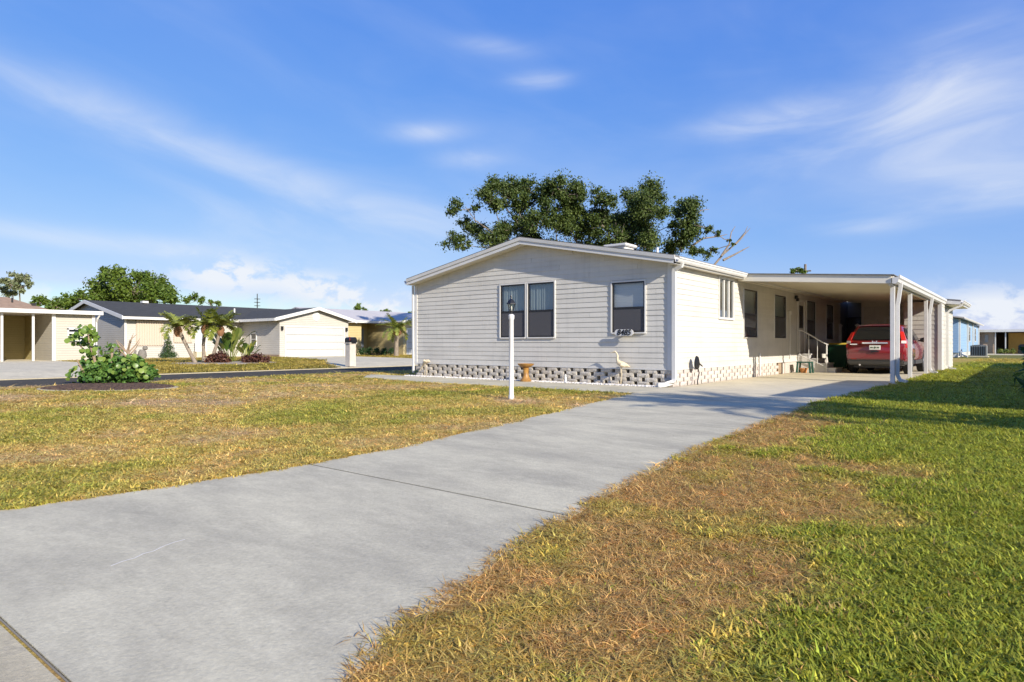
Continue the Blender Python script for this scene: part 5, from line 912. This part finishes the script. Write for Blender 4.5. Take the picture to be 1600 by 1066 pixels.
def scatter(name,P,col,pick,scl,label):
    me=bpy.data.meshes.new(name); n=len(P); me.vertices.add(n); me.vertices.foreach_set('co',P.astype(np.float32).ravel())
    a=me.attributes.new('gcol','FLOAT_COLOR','POINT'); a.data.foreach_set('color',np.c_[col,np.ones(n)].astype(np.float32).ravel())
    a=me.attributes.new('pick','INT','POINT'); a.data.foreach_set('value',pick.astype(np.int32))
    rot=np.c_[RNG.normal(0,.12,n),RNG.normal(0,.12,n),RNG.uniform(0,6.283,n)]; a=me.attributes.new('rot','FLOAT_VECTOR','POINT'); a.data.foreach_set('vector',rot.astype(np.float32).ravel())
    a=me.attributes.new('scl','FLOAT_VECTOR','POINT'); a.data.foreach_set('vector',scl.astype(np.float32).ravel())
    o=link(name,me); o['kind']='stuff'; tag(o,label,'grass')
    ng=bpy.data.node_groups.new(name,'GeometryNodeTree'); ng.interface.new_socket('Geometry',in_out='INPUT',socket_type='NodeSocketGeometry'); ng.interface.new_socket('Geometry',in_out='OUTPUT',socket_type='NodeSocketGeometry')
    nn=ng.nodes; gi=nn.new('NodeGroupInput'); go=nn.new('NodeGroupOutput'); ip=nn.new('GeometryNodeInstanceOnPoints'); ci=nn.new('GeometryNodeCollectionInfo'); ci.inputs[0].default_value=TC; ci.inputs['Separate Children'].default_value=True; ci.inputs['Reset Children'].default_value=True
    def na(nm,ty): q=nn.new('GeometryNodeInputNamedAttribute'); q.data_type=ty; q.inputs[0].default_value=nm; return q.outputs[0]
    l=ng.links; l.new(gi.outputs[0],ip.inputs['Points']); l.new(ci.outputs[0],ip.inputs['Instance']); ip.inputs['Pick Instance'].default_value=True
    l.new(na('pick','INT'),ip.inputs['Instance Index']); l.new(na('rot','FLOAT_VECTOR'),ip.inputs['Rotation']); l.new(na('scl','FLOAT_VECTOR'),ip.inputs['Scale']); l.new(ip.outputs[0],go.inputs[0])
    md=o.modifiers.new('scatter','NODES'); md.node_group=ng; return o
CX,CY=6.545,-14.131
def lawn_points(region):
    out=[]
    for d0,d1,den,sc in ((0,3.2,4200,.85),(3.2,5,3000,.95),(5,8,1700,1.1),(8,12,800,1.4),(12,18,340,1.9),(18,30,110,2.8),(30,55,22,4.5)):
        a=R(46); n=int(a*(d1*d1-d0*d0)*den); d=np.sqrt(RNG.uniform(d0*d0,d1*d1,n)); t=RNG.uniform(-a,a,n)+R(38.715); x=CX-np.sin(t)*d; y=CY+np.cos(t)*d; k=region(x,y); x,y=x[k],y[k]; out.append(np.c_[x,y,np.full(len(x),sc)])
    return np.concatenate(out)
jit=lambda x,y:.05*(vnoise(x,y,.16,77)-.5)+.06*(vnoise(x,y,.6,78)-.5)
def right_region(x,y): return (x>DR(y)-.045+jit(x,y))&(y>-13.44)&~((x<4.0)&(y>14.3)&(y<19.1))&~((x<3.93)&(y>4))&(y<61.5)&~((x<2.7)&(y>45))&(x<22)&~((x>8.35)&(y>-2.5)&(y<4))&~((x>10.8)&(y>3.9)&(y<24))
def left_region(x,y):
    e=(((x-EC[0])*math.cos(.66)+(y-EC[1])*math.sin(.66))/1.46)**2+((-(x-EC[0])*math.sin(.66)+(y-EC[1])*math.cos(.66))/.98)**2
    wk_=np.interp(x,[-10.4,-9.2,-6.2,.3],[-.4,-1.8,-2.4,-2.56]); wk2=np.interp(x,[-10.5,-10.4,-8.9],[-.4,-.4,-.28])
    return (x<DL(y)+.02-jit(x,y))&(x>-11.88)&(y>-13.44)&(e>1.02)&((y<wk_+jit(x,y))|((x<-8.9)&(y>wk2))|(x<-10.45))&(y<45)
for nm,reg,lab in (('green_lawn_grass',right_region,'green and browned lawn grass right of the driveway'),('yellowed_lawn_grass',left_region,'patchy yellow green lawn grass in front of the house')):
    Q=lawn_points(reg); x,y,sc=Q.T; d=dryness(x,y); n=len(x); keep=RNG.rand(n)<np.where(d>.75,.62,1.)
    x,y,sc,d=x[keep],y[keep],sc[keep],d[keep]; n=len(x); dry=RNG.rand(n)<(d-.15)*1.5; isl=x<DL(y)
    col=turf(x,y); other=RNG.rand(n)<.16; col[other]=turf(np.r_[x][other]+RNG.normal(0,.5,other.sum()),y[other]+RNG.normal(0,.5,other.sum())); col*=RNG.lognormal(0,.26,n)[:,None]; col[:,0]*=RNG.uniform(.85,1.15,n)
    hs_=sc*RNG.uniform(.75,1.3,n); zs=np.where(sc>1.3,hs_/sc*1.35,hs_)*np.where(isl,.55,.78)*np.where(dry,.9,(.7+.6*fbm(x,y,.8,61))*(1-.45*np.clip(d*1.6,0,1)))
    scatter(nm,np.c_[x,y,np.zeros(n)],col,np.where(dry,4,0)+RNG.randint(0,4,n),np.c_[hs_,hs_,zs],lab)
    print(nm,n)
    if nm[0]=='g':
        m=46; c=RNG.randint(0,9,m); cy=np.array([-12.7,-12.2,-11.75,-11.3,-10.6,-9.7,-8.3,-6.9,-12.45])[c]; py=cy+RNG.normal(0,.035,m); px=DR(cy)-.01-np.abs(RNG.normal(0,.045,m))
        scatter('loose_grass_runners',np.c_[px,py,np.full(m,.008)],np.tile([[.55,.34,.12]],(m,1))*RNG.lognormal(0,.25,m)[:,None],4+RNG.randint(0,4,m),np.tile([[.9,.9,.35]],(m,1)),'dry grass runners lying over the driveway edge')

n=26000; x=RNG.uniform(-34,-15.9,n); y=RNG.uniform(-10,34,n)
def inpoly(x,y,p):
    k=np.zeros(len(x),bool); j=len(p)-1
    for i in range(len(p)):
        (xi,yi),(xj,yj)=p[i],p[j]; k^=((yi>y)!=(yj>y))&(x<(xj-xi)*(y-yi)/(yj-yi+1e-9)+xi); j=i
    return k
bad=inpoly(x,y,[(-15,-12.5),(-15,-6.9),(-18.5,-5.6),(-24,-2.9),(-33.6,-2.6),(-38,-2.6),(-38,-16),(-18,-14)])|inpoly(x,y,[(-15,2.2),(-15,9.3),(-18.5,10.6),(-24,13.4),(-32.8,15.2),(-34,15.2),(-34,10.0),(-32.8,10.2),(-24,7.4),(-18.5,3.6)])|inpoly(x,y,[(-15,18.),(-15,24.),(-18.5,24.5),(-32.9,27),(-36,27),(-36,21.2),(-32.9,21.5),(-18.5,18.5)])|(((x+22.6)**2+(y-1)**2)<5.3)|((x<-32.6)&(y>9.9)&(y<16))|((x<-33)&(y<-.4))|((x<-32.9)&(y>21))
x,y=x[~bad],y[~bad]; n=len(x); d=fbm(x,y,2.2,91)[:,None]; col=np.array([[.30,.27,.04]])*(1-d)+np.array([[.60,.42,.10]])*d; col=col*RNG.lognormal(0,.22,n)[:,None]
z=np.interp(x,[-18.5,-15.6],[.12,0.]); sc=RNG.uniform(2.6,4.2,n); scatter('far_lawn_grass',np.c_[x,y,z],col,RNG.randint(0,8,n),np.c_[sc,sc,sc*.38],'golden green lawn grass across the road')
